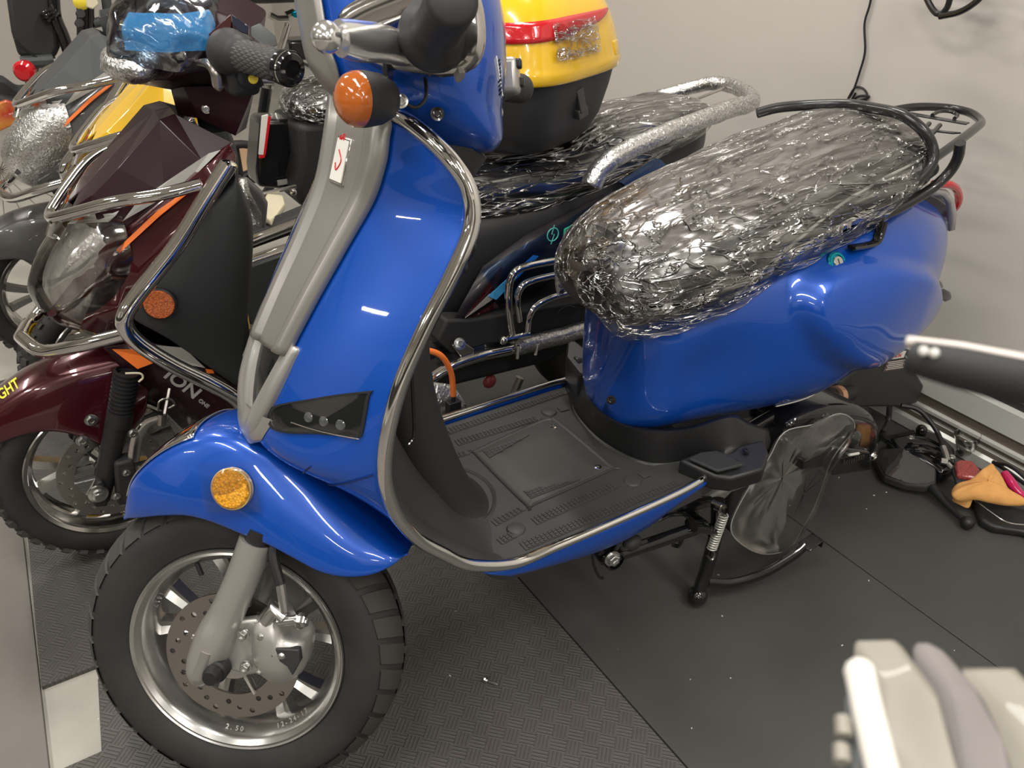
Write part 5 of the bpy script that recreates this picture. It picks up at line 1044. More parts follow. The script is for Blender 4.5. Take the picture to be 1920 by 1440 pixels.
        b = MB(T); b.grid([[dome(16 + i, 33 + j) + V((-.002, -.004, 0)) for j in range(15)] for i in range(13)]); P(b, 'blue_band', mat('blue_film_band', (.04, .26, .60), .2, 0, 1., alpha=.55, bump=(30, .8, .01)), hf, auto=False)
        b = MB(T); wb = V((0.1065,0.6000,0.9704)); rows = []
        for i in range(15):
            th = PI * i / 14; rows.append([wb + V((math.sin(th) * math.cos(p_) * .050, math.sin(th) * math.sin(p_) * .075, math.cos(th) * .032 - .004)) * (1 + .10 * noise.noise(V((th * 3, p_ * 2, 0)))) for p_ in [2 * PI * j / 28 for j in range(28)]])
        b.grid(rows, True); P(b, 'lamp_film', FILMB, auto=False)
        b = MB(T); b.ball(wb, .045, 20, sc=(1, 1, .6)); P(b, 'front_lamp', SMOKE)
    # body, footwell and seat
    if not tail: return
    def bod(x, t, tab):
        w_, zb, zt = ip(x, tab, 1), ip(x, tab, 2), ip(x, tab, 3); zc = (zb + zt) / 2; h = (zt - zb) / 2; s, c = math.sin(t), math.cos(t); e = .62
        return V((x, YC - math.copysign(abs(s) ** e, s) * w_, zc + math.copysign(abs(c) ** e, c) * h))
    TB = [(.60, .04, .36, .60), (.63, .10, .35, .62), (.72, .12, .36, .63), (.85, .128, .38, .64), (1.0, .13, .42, .66), (1.2, .12, .50, .70), (1.35, .09, .58, .72), (1.44, .03, .64, .71)]
    b = MB(T); b.grid([[bod(.60 + .84 * i / 36, 2 * PI * j / 40, TB) for j in range(40)] for i in range(37)], True, True, True); P(b, 'rear_body', BLACK if not full else mat('body_black_plastic', (.02, .02, .021), .45), auto=False)
    b = MB(T)
    b.prism([(.22, YC - .14, .30), (.22, YC - .14, .36), (.62, YC - .14, .36), (.66, YC - .14, .40), (1.15, YC - .14, .40), (1.20, YC - .14, .30), (.9, YC - .14, .22), (.35, YC - .14, .25)], (0, .28, 0)); P(b, 'footwell', BLACKM, bevel=.012)
    b = MB(T); b.grid([[(x, YC - .13 * t, z) for t in (-1, -.5, 0, .5, 1)] for x, z in ((.19, .36), (.20, .50), (.195, .65), (.20, .74), (.205, .80))]); b.tube([(.235, YC, .84), (.225, YC, .96)], .035, 14); P(b, 'inner_shield', BLACK, solid=.01)
    SWt = [(.63, .03, .66, .70), (.645, .075, .635, .715), (.69, .11, .612, .722), (.80, .125, .606, .715), (.95, .13, .610, .715), (1.04, .13, .622, .735), (1.10, .13, .632, .758), (1.22, .125, .672, .775), (1.33, .115, .70, .775), (1.40, .085, .715, .768), (1.43, .03, .73, .75)]
    b = MB(T); b.grid([[bod(.63 + .80 * i / 60, 2 * PI * j / 48, SWt) for j in range(48)] for i in range(61)], True, True, True); se = P(b, 'seat', LEATHER, auto=False)
    b = MB(T); b.grid([[bod(1.06 + .34 * i / 20, -.75 + 1.5 * j / 16, SWt) + V((0, 0, .0015)) for j in range(17)] for i in range(21)]); P(b, 'seat_top_panel', TOPL, se, auto=False)
    def wf(x, t):
        p = bod(x, t, SWt); o = p - V((x, YC, .69)); o.normalize() if o.length > 1e-4 else None
        return p + o * (.005 + .006 * noise.noise(V((p.x * 14, p.y * 26, p.z * 14)))) + V((0, 0, -.012 * smoothstep((abs(t) - 1.8) / .6)))
    b = MB(T); b.grid([[wf(.63 + .80 * i / 90, -2.3 + 4.6 * j / 70) for j in range(71)] for i in range(91)]); P(b, 'plastic_wrap', FILM, se, auto=False)
    if rear:
        rk = [(0.9464,0.4200,0.6749), (0.9747,0.4200,0.7125), (1.0234,0.4200,0.7334), (1.1873,0.4300,0.7659), (1.3848,0.4500,0.7846), (1.4802,0.4900,0.7789), (1.5372,0.5600,0.7800), (1.5771,0.6600,0.7787), (1.5685,0.7200,0.7741), (1.5312,0.7700,0.7546), (1.4642,0.8100,0.7340)]
        b = MB(T); pp_ = crom(rk, 8); b.tube([p + V((0, 0, 0)) for p in pp_], .0115, 12); cr2 = P(b, 'rear_carrier', CHROME)
        b = MB(T); b.tube([p + V((noise.noise(p * 40), noise.noise(p * 41 + V((5, 0, 0))), noise.noise(p * 42 + V((0, 7, 0))))) * .003 for p in pp_], [.023, .022, .021, .020, .019, .019, .018, .017], 16); P(b, 'bubble_wrap_sleeve', FILMB, cr2, auto=False)
        for a, c in (((1.4139,0.6600,0.7467), (1.5549,0.6600,0.7740)), ((1.3449,0.5600,0.7539), (1.4981,0.5400,0.7800))):
            b = MB(T); b.tube([a, c], .004, 8); P(b, 'carrier_rod', STEEL, cr2)
        b = MB(T); b.prism([(1.0721,0.4600,0.6476), (1.1774,0.4600,0.6876), (1.1958,0.4600,0.6726), (1.0901,0.4600,0.6260)], (0, .02, 0)); P(b, 'side_light_blue_panel', mat('blue_reflecting_metal', (.10, .16, .30), .2, .8))
    if full:
        b = MB(T)   # side pod with decals
        b.grid([[p for p in r] for r in (((0.6011,0.4600,0.3707), (0.7145,0.4850,0.5126), (0.8257,0.4880,0.5639), (1.0352,0.4880,0.6205)), ((0.6216,0.4520,0.4209), (0.7444,0.4780,0.4834), (0.8430,0.4800,0.5255), (1.0511,0.4800,0.5498)), ((0.6467,0.4500,0.4179), (0.7680,0.4700,0.4293), (0.8693,0.4720,0.4581), (1.0673,0.4720,0.4830)))]); P(b, 'side_pod', mat('pod_dark', (.012, .010, .014), .4, 0, .1), auto=False, solid=.004)
        b = MB(T); b.prism([(0.6439,0.4400,0.4281), (0.7315,0.4680,0.4901), (0.7530,0.4700,0.5099), (0.7455,0.4680,0.4550), (0.7173,0.4600,0.4454)], (0, -.001, 0)); b.prism([(0.6608,0.4420,0.4230), (0.7323,0.4620,0.4333), (0.7422,0.4620,0.4191), (0.6869,0.4500,0.4182)], (0, -.001, 0)); P(b, 'maroon_pod_panel', MAROON)
        b = MB(T); b.prism([(0.6427,0.4380,0.4267), (0.7122,0.4560,0.4585), (0.7430,0.4640,0.4571), (0.7216,0.4580,0.4427)], (0, -.001, 0)); P(b, 'pale_pod_stripe', SILVDEC)
        b = MB(T); b.prism([(0.7096,0.4540,0.4561), (0.8392,0.4740,0.5182), (0.8538,0.4740,0.5127), (0.7302,0.4540,0.4423)], (0, -.001, 0)); P(b, 'light_blue_pod_stripe', mat('light_blue_decal', (.06, .35, .70), .3))
        b = MB(T); rows = [[V((0.7013,0.4740,0.5132)).lerp(V((0.7474,0.4640,0.4367)), j / 8).lerp(V((1.0144,0.4800,0.6138)).lerp(V((1.0787,0.4660,0.4828)), j / 8), i / 16) + V((0, -.007 + .004 * noise.noise(V((i * .6, j * .6, 0))), 0)) for j in range(9)] for i in range(17)]
        b.grid(rows); P(b, 'blue_foil', FILMD, auto=False)
        t0, t1 = V((0.9041,0.4740,0.5536)), V((1.0093,0.4740,0.5850)); xd = t1 - t0
        text_mesh('FLASH7', .027, t0 + D + V((.002, -.016, -.002)), xd, (0, -.1, 1), GREEN, root, sx=1.25, shear=.25, ext=.002, name='green_lettering')
        b = MB(T); lc = V((0.8797,0.4730,0.5636)) + V((0, -.014, 0)); b.tube([lc + V((math.cos(a) * .015, 0, math.sin(a) * .015)) for a in [2 * PI * k / 24 for k in range(24)]], .0013, 6, True); b.tube([lc + V((.003, 0, .022)), lc + V((-.003, 0, .001)), lc + V((.004, 0, 0)), lc + V((-.004, 0, -.022))], .0011, 5); P(b, 'round_green_emblem', mat('emblem_mint', (.10, .50, .42), .4))
        # footwell side and chrome guard loops
        b = MB(T); b.prism([(0.5753,0.4400,0.3869), (0.5997,0.4400,0.4317), (0.6543,0.4400,0.4178), (1.0038,0.4400,0.3856), (1.0420,0.4400,0.3193), (0.8235,0.4400,0.3309), (0.6809,0.4400,0.3449), (0.6133,0.4400,0.3436)], (0, .05, 0)); P(b, 'footwell_side', BLACKM, bevel=.006)
        b = MB(T); ec = V((0.9100,0.4340,0.3776)); b.tube([ec + V((math.cos(a) * .024, 0, math.sin(a) * .013)) for a in [2 * PI * k / 28 for k in range(28)]], .0012, 5, True); P(b, 'oval_moulding', BLACK)
        for pts, r_ in (([(0.7487,0.4100,0.3538), (0.7376,0.4100,0.4227), (0.7352,0.4100,0.4805), (0.7452,0.4100,0.5154), (0.7760,0.4100,0.5272), (0.8596,0.4100,0.5244), (0.9547,0.4100,0.5174)], .0085), ([(0.7644,0.4100,0.4002), (0.7578,0.4100,0.4435), (0.7625,0.4100,0.4742), (0.7868,0.4100,0.4900), (0.8614,0.4100,0.4899), (0.9576,0.4100,0.4819)], .0075), ([(0.7852,0.4100,0.3642), (0.7897,0.4100,0.4031), (0.8059,0.4100,0.4253), (0.8426,0.4100,0.4361), (0.8937,0.4100,0.4372), (0.9771,0.4100,0.4313)], .0075)):
            b = MB(T); b.tube(crom(pts, 6), r_, 12); P(b, 'chrome_guard_loop', CHROME)
        b = MB(T); b.tube([(0.7202,0.4050,0.3665), (0.7878,0.4050,0.3618)], .008, 10); b.ball((0.7202,0.4050,0.3665), .010, 12); P(b, 'loop_clamp', CHROME)
        b = MB(T); b.tube(crom([(0.4068,0.4200,0.2369), (0.5232,0.4200,0.3001), (0.5888,0.4200,0.3271), (0.6691,0.4200,0.3334), (0.7527,0.4200,0.3277), (0.8851,0.4200,0.3235), (1.0099,0.4200,0.3248), (1.1248,0.4200,0.3290)], 6), .0125, 14); sb2 = P(b, 'side_chrome_bar', CHROME)
        b = MB(T); wp = crom([(0.7598,0.4200,0.3298), (0.8250,0.4200,0.3285), (0.9002,0.4200,0.3251), (1.0096,0.4200,0.3277), (1.1246,0.4200,0.3305)], 8); b.tube([p + V((0, 0, .002 * noise.noise(p * 50))) for p in wp], .020, 14); P(b, 'bubble_wrap_sleeve', FILMB, sb2, auto=False)
        for q in (((0.7545,0.4000,0.3134), (0.7566,0.4000,0.3455)), ((0.8036,0.4000,0.3091), (0.8084,0.4000,0.3354))):
            b = MB(T); b.tube(q, .004, 8); P(b, 'bar_pin', CHROME, sb2)
        b = MB(T); b.prism([(0.6004,0.4200,0.3790), (0.6267,0.4200,0.3822), (0.6556,0.4200,0.3546), (0.6501,0.4200,0.3361), (0.6234,0.4200,0.3411)], (0, .01, 0)); pl_ = P(b, 'mount_plate', CHROMEW, bevel=.002); bolt('plate_bolt', V((0.6160,0.4150,0.3810)) + D, (0, -.8, .6), .010, .005, ZINC, pl_)
        b = MB(T); b.tube(crom([(0.4207,0.4500,0.2424), (0.5387,0.4500,0.3068), (0.6186,0.4500,0.3306), (0.7146,0.4500,0.3309)], 5), .02, 10); P(b, 'floor_edge', GLOSSB)
        b = MB(T); b.ball((0.7423,0.5000,0.2057), .018, 16, sc=(1, 1, .6), ax=(0, 1, 0)); P(b, 'small_red_lamp', REFR)
        b = MB(T); b.tube([(0.8684,0.6000,0.0620), (0.8953,0.6000,0.1192)], .012, 10); P(b, 'rear_shock', STEEL)
        # rear wheel
        b = MB(lambda p: V(p) + D + V((1.15, YC, .212))); prof = [(.150, -.034), (.175, -.047), (.198, -.040), (.208, -.015), (.209, 0)]; prof += [(r, -h) for r, h in reversed(prof[:-1])]; b.lathe(prof, (0, 0, 0), (0, 1, 0), 48); b.lathe([(0, -.03), (.15, -.03), (.158, -.035)], (0, 0, 0), (0, 1, 0), 48); P(b, 'rear_wheel', RUBBER, auto=False)
R1 = thing('delivery_scooter', 'dark maroon scooter with chrome crash bars and film-wrapped seat, directly behind the blue scooter', 'scooter', (.5, .62, 0))
delivery((0, 0, 0), R1, MAROON, MAROON, MAROOND, True, CLEARL)
R2 = thing('delivery_scooter', 'yellow scooter with chrome crash bars, squeezed in behind the maroon one', 'scooter', (.6, 1.04, 0))
delivery((.10, .42, 0), R2, YELLOW, YELLOW, YELLOW, False, FILMC, rear=False, full=False, mud=False, tail=False)
R3 = thing('delivery_scooter', 'graphite grey scooter with an orange side line and bubble-wrapped headlight, far left', 'scooter', (.54, 1.54, 0))
delivery((.04, .92, 0), R3, GRAPH, GRAPH, GREYD, True, FILMB, rear=False, full=False, tail=False)
# orange jumper cable with plug in a bubble-wrap pouch behind the shield of the blue scooter
b = MB(); b.tube(crom([(0.4584,0.3300,0.4099), (0.4772,0.3300,0.4382), (0.4948,0.3300,0.4392), (0.5275,0.3300,0.4168), (0.5483,0.3300,0.3710), (0.5521,0.3300,0.3161)], 6), .0062, 10); oc_ = b.build('orange_cable', ORCAB)
tag(oc_, 'short orange cable curving down to a black plug behind the blue shield', 'cable')
b = MB(); b.box(V((0.5514,0.3300,0.2821)), (.028, .022, .045)); b.tube([(0.5521,0.3300,0.3161), (0.5517,0.3300,0.2979)], .005, 8); b.build('black_plug', BLACK, oc_, bevel=.004)
b = MB(); rows = []
for i in range(13):
    rows.append([V((0.5044,0.4000,0.3333)).lerp(V((0.5045,0.3900,0.2206)), j / 10).lerp(V((0.5796,0.3850,0.3049)).lerp(V((0.6206,0.3800,0.2148)), j / 10), i / 12) + V((0, .02 * math.sin(PI * j / 10) * -1 + .004 * noise.noise(V((i, j, 0))), 0)) for j in range(11)])
b.grid(rows); pz = b.build('bubble_wrap_pouch', FILMB, auto=False, solid=.004); tag(pz, 'grey bubble-wrap pouch hanging below the orange cable', 'packaging')
# top box resting on the maroon scooter's seat
TBX = V((.885, .62, .735)); yaw = math.radians(24)
BX = thing('top_box', 'yellow and black luggage top box with red lens strip, on the maroon scooter seat', 'top box', tuple(TBX))
cx_, sx_ = math.cos(yaw), math.sin(yaw)
TX = lambda p: TBX + V((p[0] * cx_ - p[1] * sx_, p[0] * sx_ + p[1] * cx_, p[2]))
def bsec(z, a, hx, hy, e=.55): c, s = math.cos(a), math.sin(a); return V((math.copysign(abs(c) ** e, c) * hx, math.copysign(abs(s) ** e, s) * hy, z))
b = MB(TX); BT = [(0, .02, .02), (.0, .10, .09), (.004, .125, .11), (.02, .15, .13), (.06, .175, .150), (.12, .19, .165), (.16, .198, .172), (.165, .202, .176)]
b.grid([[bsec(z, 2 * PI * j / 72, hx, hy) for j in range(72)] for z, hx, hy in BT], True, True); b.build('box_base', mat('box_black_plastic', (.030, .030, .031), .5, bump=(500, .3, .0006)), BX, auto=False)
b = MB(TX); LT = [(.158, .206, .180), (.160, .211, .185), (.180, .213, .187), (.185, .209, .183), (.20, .205, .180), (.24, .196, .170), (.28, .180, .154), (.31, .158, .134), (.335, .125, .105), (.35, .08, .065), (.354, .02, .02)]
b.grid([[bsec(z, 2 * PI * j / 72, hx, hy, .58) for j in range(72)] for z, hx, hy in LT], True, False, True); lid = b.build('box_lid', YELLOW, BX, auto=False, subd=1)
def lidpt(a, z, off): hx, hy = ip(z, [(t[0], t[1]) for t in LT[3:]]), ip(z, [(t[0], t[2]) for t in LT[3:]]); p = bsec(z, a, hx + off, hy + off, .58); return p
b = MB(TX); A0, A1 = -3.0, -1.22
b.grid([[lidpt(A0 + (A1 - A0) * i / 40, .252 + .012 * (i / 40) + (.022 - .020 * max(0, (i - 28) / 12)) * (j / 4 - .5) * 1.6 + .012 * max(0, (i - 28) / 12), .004) for j in range(5)] for i in range(41)]); ls = b.build('red_lens_strip', REDL, BX, solid=.004, auto=False)
b = MB(TX); b.grid([[lidpt(-2.05 + .50 * i / 20, .205 + .065 * j / 10, .009 + .005 * noise.noise(V((i * .5, j * .5, 0)))) for j in range(11)] for i in range(21)]); b.build('torn_film', FILMT, ls, auto=False)
l0, l1 = V((0.9287,0.4700,0.8623)), V((0.9413,0.4700,0.8198)); ld = (l1 - l0).normalized(); ln2 = V((.25, -.95, -.1)); ln2 = (ln2 - ld * ln2.dot(ld)).normalized(); lx = ld.cross(ln2)
b = MB(); b.box(l0.lerp(l1, .4), (.020, .03, .05), (lx, ln2, ld)); b.box(l1, (.030, .026, .020), (lx, ln2, ld)); b.tube([l0 - lx * .016, l0 + lx * .016], .006, 10); b.build('latch', mat('dark_steel_latch', (.10, .10, .10), .3, .6), BX, bevel=.002)
b = MB(TX); b.grid([[lidpt(a, z, .0025) for a in (-1.30, -1.12)] for z in (.186, .200, .214)]); b.build('lid_step', YELLOW, BX, solid=.006, bevel=.002)

# =============== BACKGROUND MACHINES ===============
def mk(root):
    def P(b, name, m, parent=root, **k): return b.build(name, m, parent, **k)
    return P
# e-bike with a black battery case and round red lamp, far left
EB = thing('electric_bike', 'black electric bike with a hanging battery case and round red lamp, top left corner', 'electric bike', (.0, 2.1, 0)); P = mk(EB)
b = MB(); b.prism([(0.0459,2.1000,0.9388), (0.1825,2.1000,0.9333), (0.1573,2.1000,0.8079), (0.1525,2.1000,0.7621), (0.1297,2.1000,0.7295), (0.0327,2.1000,0.7434), (0.0311,2.1000,0.8161)], (.02, .10, 0)); cs_ = P(b, 'battery_case', BLACKM, bevel=.015)
b = MB(); b.tube(crom([(0.0350,2.0900,0.7963), (0.0597,2.0900,0.7628), (0.0915,2.0900,0.7373), (0.1332,2.0900,0.7371)], 5), .003, 6); P(b, 'case_edge', SATINB, cs_)
b = MB(); b.tube([(0.0374,2.1000,0.7277), (0.1260,2.1000,0.7267)], .02, 10); P(b, 'case_bracket', GREYD)
b = MB(); b.lathe([(0, .012), (.022, .010), (.030, 0), (.030, -.02), (.0, -.02)], (0.0339,2.0500,0.7116), (-.5, -1, 0), 24); P(b, 'round_red_lamp', REDL)
b = MB(); b.tube([(0.0835,2.1000,0.7239), (0.0492,2.1000,0.6449), (0.0200,2.1000,0.5996)], .011, 10); b.tube([(0.0414,2.1000,0.6853), (0.0414,2.1000,0.6377)], .008, 8); P(b, 'chrome_stay', CHROMEW)
b = MB(); b.tube(crom([(0.1736,2.1000,0.9264), (0.1620,2.1000,0.8530), (0.1714,2.1000,0.7916), (0.1763,2.1000,0.7210), (0.1768,2.1000,0.6487)], 6), .018, 12); P(b, 'frame_tube', GLOSSB)
for y0 in (0, 1):
    a, c = ((0.1382,2.0800,0.8745), (0.1521,2.0800,0.8470)) if y0 == 0 else ((0.1606,2.0700,0.7505), (0.1720,2.0700,0.7215)); spring(a, c, .022, .005, 3, 'cable_coil', GLOSSB, EB)
b = MB(); b.lathe([(.20, -.02), (.225, -.025), (.24, 0), (.225, .025), (.20, .02)], V((-0.1017,2.1000,0.4156)), (0, 1, 0), 48, closed=True); P(b, 'front_wheel', RUBBER, auto=False)
b = MB()
for k in range(18): a = 2 * PI * k / 18; c = V((-0.1017,2.1000,0.4156)); b.tube([c, c + V((math.cos(a), 0, math.sin(a))) * .2], .0015, 5)
P(b, 'spokes', STEEL)
b = MB(); b.prism([(-0.0694,2.1000,0.7030), (-0.0176,2.1000,0.6828), (0.0109,2.1000,0.6518), (0.0482,2.1000,0.6530), (0.0187,2.1000,0.6240), (-0.0233,2.1000,0.6043), (-0.0464,2.1000,0.5827), (-0.1104,2.1000,0.5497)], (0, .08, 0)); P(b, 'mudguard', BLACKM, bevel=.01)
tag(MB().prism([(-0.0629,1.9500,0.6465), (-0.0360,1.9500,0.6543), (-0.0142,1.9500,0.6414), (-0.0193,1.9500,0.5879), (-0.0533,1.9500,0.5763), (-0.0844,1.9500,0.5645)], (0, .02, 0)).build('amber_fairing_piece', mat('amber_brown_plastic', (.60, .26, .05), .25, 0, .8, var=(20, (.45, .03, .02))), EB, bevel=.004), None, None)
# second bike: upright black fork post with red band and loose cream connectors
FB2 = thing('folding_bike', 'upright black bike post with a red band and loose cream connectors, behind the graphite scooter', 'bike', (.2, 1.95, 0)); P = mk(FB2)
b = MB(); b.tube([(0.2445,1.9500,0.9523), (0.2074,1.9500,0.7803)], .024, 16); b.tube([(0.2100,1.9500,0.7981), (0.1761,1.9500,0.6606), (0.0908,1.9500,0.2880)], .029, 16); P(b, 'fork_post', GLOSSB)
b = MB(); b.tube([(0.2008,1.9500,0.7703), (0.1940,1.9500,0.7467)], .0305, 20); P(b, 'red_band', REDP)
b = MB(); b.tube([(0.2961,1.9500,0.9503), (0.2863,1.9500,0.8495), (0.2678,1.9500,0.7910), (0.2490,1.9500,0.7316), (0.2231,1.9500,0.6401)], .014, 10); b.tube([(0.2427,1.9500,0.8462), (0.2810,1.9500,0.8527)], .014, 10); b.tube([(0.2000,1.9500,0.7538), (0.2479,1.9500,0.7683)], .008, 8); P(b, 'side_stay', GREYD)
for k, q in enumerate(((0.2075,1.9100,0.8791), (0.1989,1.9100,0.8539))): b = MB(); b.lathe([(.0, 0), (.012, 0), (.012, .02), (0, .02)], q, (0, -1, .2), 12); P(b, 'post_boss', GLOSSB)
b = MB(); b.box(V((0.2088,1.9000,0.8024)), (.020, .02, .022)); b.box(V((0.2215,1.9000,0.8074)), (.012, .015, .010)); P(b, 'cream_connector', CREAM, bevel=.002)
b = MB(); b.box(V((0.2654,1.9100,0.8265)), (.014, .01, .014)); P(b, 'white_connector', WHITEP, bevel=.002)
b = MB(); b.tube(crom([(0.2208,1.9000,0.8045), (0.2395,1.9000,0.8032), (0.2535,1.9000,0.8140), (0.2618,1.9000,0.8252)], 5), .003, 6); P(b, 'pink_wire', mat('pink_wire_rubber', (.75, .30, .20), .5))
b = MB(); b.ball((0.2173,1.9100,0.9097), .022, 14, sc=(1, 1, .5), ax=(0, 1, 0)); P(b, 'yellow_plug', mat('yellow_plug', (.80, .62, .05), .4))
b = MB(); b.prism([(0.2315,1.9000,0.9298), (0.2568,1.9000,0.9286), (0.2627,1.9000,0.9030), (0.2440,1.9000,0.8897), (0.2269,1.9000,0.8963)], (0, .02, 0)); P(b, 'cream_cover', CREAM, bevel=.004)
b = MB(); b.prism([(0.1628,1.6000,0.8065), (0.1705,1.6000,0.8059), (0.1847,1.6000,0.7804), (0.1783,1.6000,0.7756), (0.1685,1.6000,0.7791)], (0, .004, 0)); tg_ = b.build('paper_tag', mat('cream_card', (.72, .68, .56), .7)); tag(tg_, 'cream paper tag tied to the crash bar of the graphite scooter', 'tag')
# bicycle with saddle and chrome seat post
BK = thing('bicycle', 'bicycle with a black saddle on a chrome seat post, behind the maroon scooter', 'bicycle', (.95, 2.1, 0)); P = mk(BK)
b = MB(); s0 = V((0.8186,2.1000,0.8663)); b.grid([[s0 + V((x, math.copysign(abs(math.sin(t)) ** .8, math.sin(t)) * ip(x, [(-.14, .02), (-.10, .03), (0, .045), (.08, .085), (.13, .07)]), .012 + math.cos(t) * ip(x, [(-.14, .012), (0, .022), (.13, .02)]))) for t in [2 * PI * k / 24 for k in range(24)]] for x in [-.14 + .27 * i / 16 for i in range(17)]], True, True, True); P(b, 'saddle', LEATHER, auto=False)
b = MB(); b.tube([(0.8835,2.1000,0.7868), (0.8393,2.1000,0.6938), (0.7899,2.1000,0.5813)], .014, 14); P(b, 'seat_post', CHROME)
b = MB(); b.tube([(0.8153,2.0800,0.8221), (0.8413,2.0800,0.8071), (0.8787,2.0800,0.8050)], .012, 10); b.tube([(0.8791,2.1000,0.8127), (0.9107,2.1000,0.8212)], .014, 10); sc_ = P(b, 'saddle_clamp', CHROMEW)
bolt('clamp_bolt', (0.9072,2.0800,0.8204), (-.3, -1, 0), .009, .006, TEAL, sc_)
b = MB(); b.tube([(0.7804,2.1000,0.5822), (0.7075,2.1000,0.3357), (0.6771,2.1000,0.2609)], .020, 12); b.tube([(0.9268,2.1000,0.8272), (0.9914,2.1000,0.7002)], .012, 10); b.tube([(0.7075,2.1000,0.3357), (1.0425,2.1000,0.3705)], .02, 12); P(b, 'bike_frame', GLOSSB)
b = MB(); wc_ = V((0.6452,2.1000,0.2857)); b.lathe([(.105, -.02), (.125, -.02), (.13, 0), (.125, .02), (.105, .02)], wc_, (0, 1, 0), 40, closed=True); wb_ = P(b, 'small_wheel', BLACKM, auto=False)
b = MB()
for k in range(5): a = 2 * PI * k / 5 + .3; b.tube([wc_, wc_ + V((math.cos(a), 0, math.sin(a))) * .11], [.02, .012], 8, sq=(.5, 1))
P(b, 'wheel_spokes', BLACKM, wb_)
b = MB(); b.box(V((0.9573,2.2000,0.6878)), (.12, .10, .07)); P(b, 'battery_box', GLOSSB, bevel=.01)
b = MB(); b.prism([(0.8606,3.1297,0.0000), (1.0450,3.6605,0.0000), (1.1182,3.3531,0.0000), (0.9884,2.9623,0.0000)], (0, 0, .004)); bx_ = b.build('cardboard_sheet', mat('brown_cardboard', (.52, .34, .20), .7)); tag(bx_, 'light brown cardboard piece on the floor behind the small black wheel', 'cardboard')
# black pillar with red and white edge strip, and wrapped seat nose
P = mk(R3)
b = MB(); b.prism([(0.6061,1.6200,0.5944), (0.7563,1.6200,0.5770), (0.7170,1.6200,0.3523), (0.5695,1.6200,0.3899), (0.5720,1.6200,0.4438)], (0, .12, 0)); P(b, 'battery_column', GLOSSB, bevel=.015)
b = MB(); b.prism([(0.6073,1.6080,0.6079), (0.6258,1.6080,0.6105), (0.5950,1.6080,0.4934), (0.5819,1.6080,0.4952)], (0, .008, 0)); P(b, 'white_edge_strip', WHITEP)
b = MB(); b.prism([(0.6248,1.6070,0.6061), (0.6327,1.6070,0.6036), (0.6040,1.6070,0.5007), (0.5967,1.6070,0.4836), (0.5817,1.6070,0.4840), (0.5828,1.6070,0.4921), (0.5947,1.6070,0.4937)], (0, .008, 0)); P(b, 'red_edge_strip', REDP)
b = MB(); b.box(V((0.6510,1.6080,0.3994)), (.048, .004, .016)); P(b, 'clear_label', SILVDEC)
b = MB(); b.prism([(0.6867,1.5200,0.5909), (0.8392,1.5200,0.5809), (0.8068,1.5200,0.4186), (0.7245,1.5200,0.3101), (0.6583,1.5200,0.3478), (0.6594,1.5200,0.4157), (0.6847,1.5200,0.4867)], (0, .25, 0)); P(b, 'under_seat_body', BLACKM, bevel=.02)
sn = V((0.7796,1.6200,0.6313)); b = MB()
def nose(a, t, k=1.): return sn + V((math.cos(a) * math.sin(t) * .115 + .02, math.sin(a) * math.sin(t) * .12, math.cos(t) * .062)) * 1. + V((0, 0, 0)) if k == 1. else sn + V((math.cos(a) * math.sin(t) * .115 * k + .02, math.sin(a) * math.sin(t) * .12 * k, math.cos(t) * .062 * k + .006 * noise.noise(V((a * 3, t * 4, 0)))))
b.grid([[nose(2 * PI * j / 32, PI * i / 16) for j in range(32)] for i in range(17)], True); se_ = P(b, 'seat', LEATHER, auto=False)
b = MB(); b.grid([[nose(2 * PI * j / 40, PI * i / 24, 1.12) for j in range(40)] for i in range(21)], True); P(b, 'plastic_wrap', FILM, se_, auto=False)
# low chrome rails and mirror between the maroon and blue front shields
P = mk(R2)
for q in (([(0.3425,1.1000,0.4156), (0.3997,1.1000,0.4290), (0.5465,1.1000,0.4572), (0.6390,1.1000,0.4853)]), ([(0.3104,1.0000,0.4011), (0.3658,1.0000,0.4163), (0.5063,1.0000,0.4365), (0.5951,1.0000,0.4586)])): b = MB(); b.tube(q, .013, 12); P(b, 'chrome_rail', CHROME)
b = MB(); b.prism([(0.3929,1.1200,0.4352), (0.6480,1.1200,0.4927), (0.6585,1.1200,0.4384), (0.3868,1.1200,0.3924)], (0, .06, 0)); P(b, 'black_side_board', BLACKM, bevel=.01)
b = MB(); b.prism([(0.4263,1.1600,0.4816), (0.5005,1.3000,0.4764), (0.5449,1.3000,0.4661), (0.5325,1.2500,0.4584), (0.4935,1.2000,0.4531), (0.4505,1.1200,0.4652)], (0, 0, -.02)); P(b, 'cream_tray', CREAM, bevel=.006)
b = MB(); b.prism([(0.3047,0.9800,0.4027), (0.5856,0.9800,0.4453), (0.5693,0.9800,0.2684), (0.3226,0.9800,0.2524)], (0, .03, 0)); P(b, 'grey_board', GREYD, bevel=.004)
b = MB(); b.tube([(0.4793,1.3000,0.4753), (0.5854,1.3000,0.4811)], .006, 8); b.ball((0.5696,1.2800,0.4740), .010, 10); P(b, 'thin_rod', CHROMEW)
MR = MB(); MR.prism([(0.3431,1.0000,0.6169), (0.3710,1.0000,0.6177), (0.4016,1.0000,0.5791), (0.4130,1.0000,0.5466), (0.3994,1.0000,0.4852), (0.3563,1.0000,0.5163), (0.3485,1.0000,0.5510)], (.01, .03, 0)); mr_ = MR.build('wrapped_mirror', mat('grey_mirror_shell', (.13, .12, .12), .35, .2), bevel=.008); tag(mr_, 'grey angular mirror partly in bubble wrap, between the maroon and blue shields', 'mirror')
b = MB(); b.prism([(0.3422,0.9850,0.6237), (0.3674,0.9850,0.6249), (0.3723,0.9850,0.5882), (0.3907,0.9850,0.5350), (0.3882,0.9850,0.4977), (0.3530,0.9850,0.5257)], (.0, .004, 0)); b.build('bubble_wrap', FILMB, mr_, auto=False)
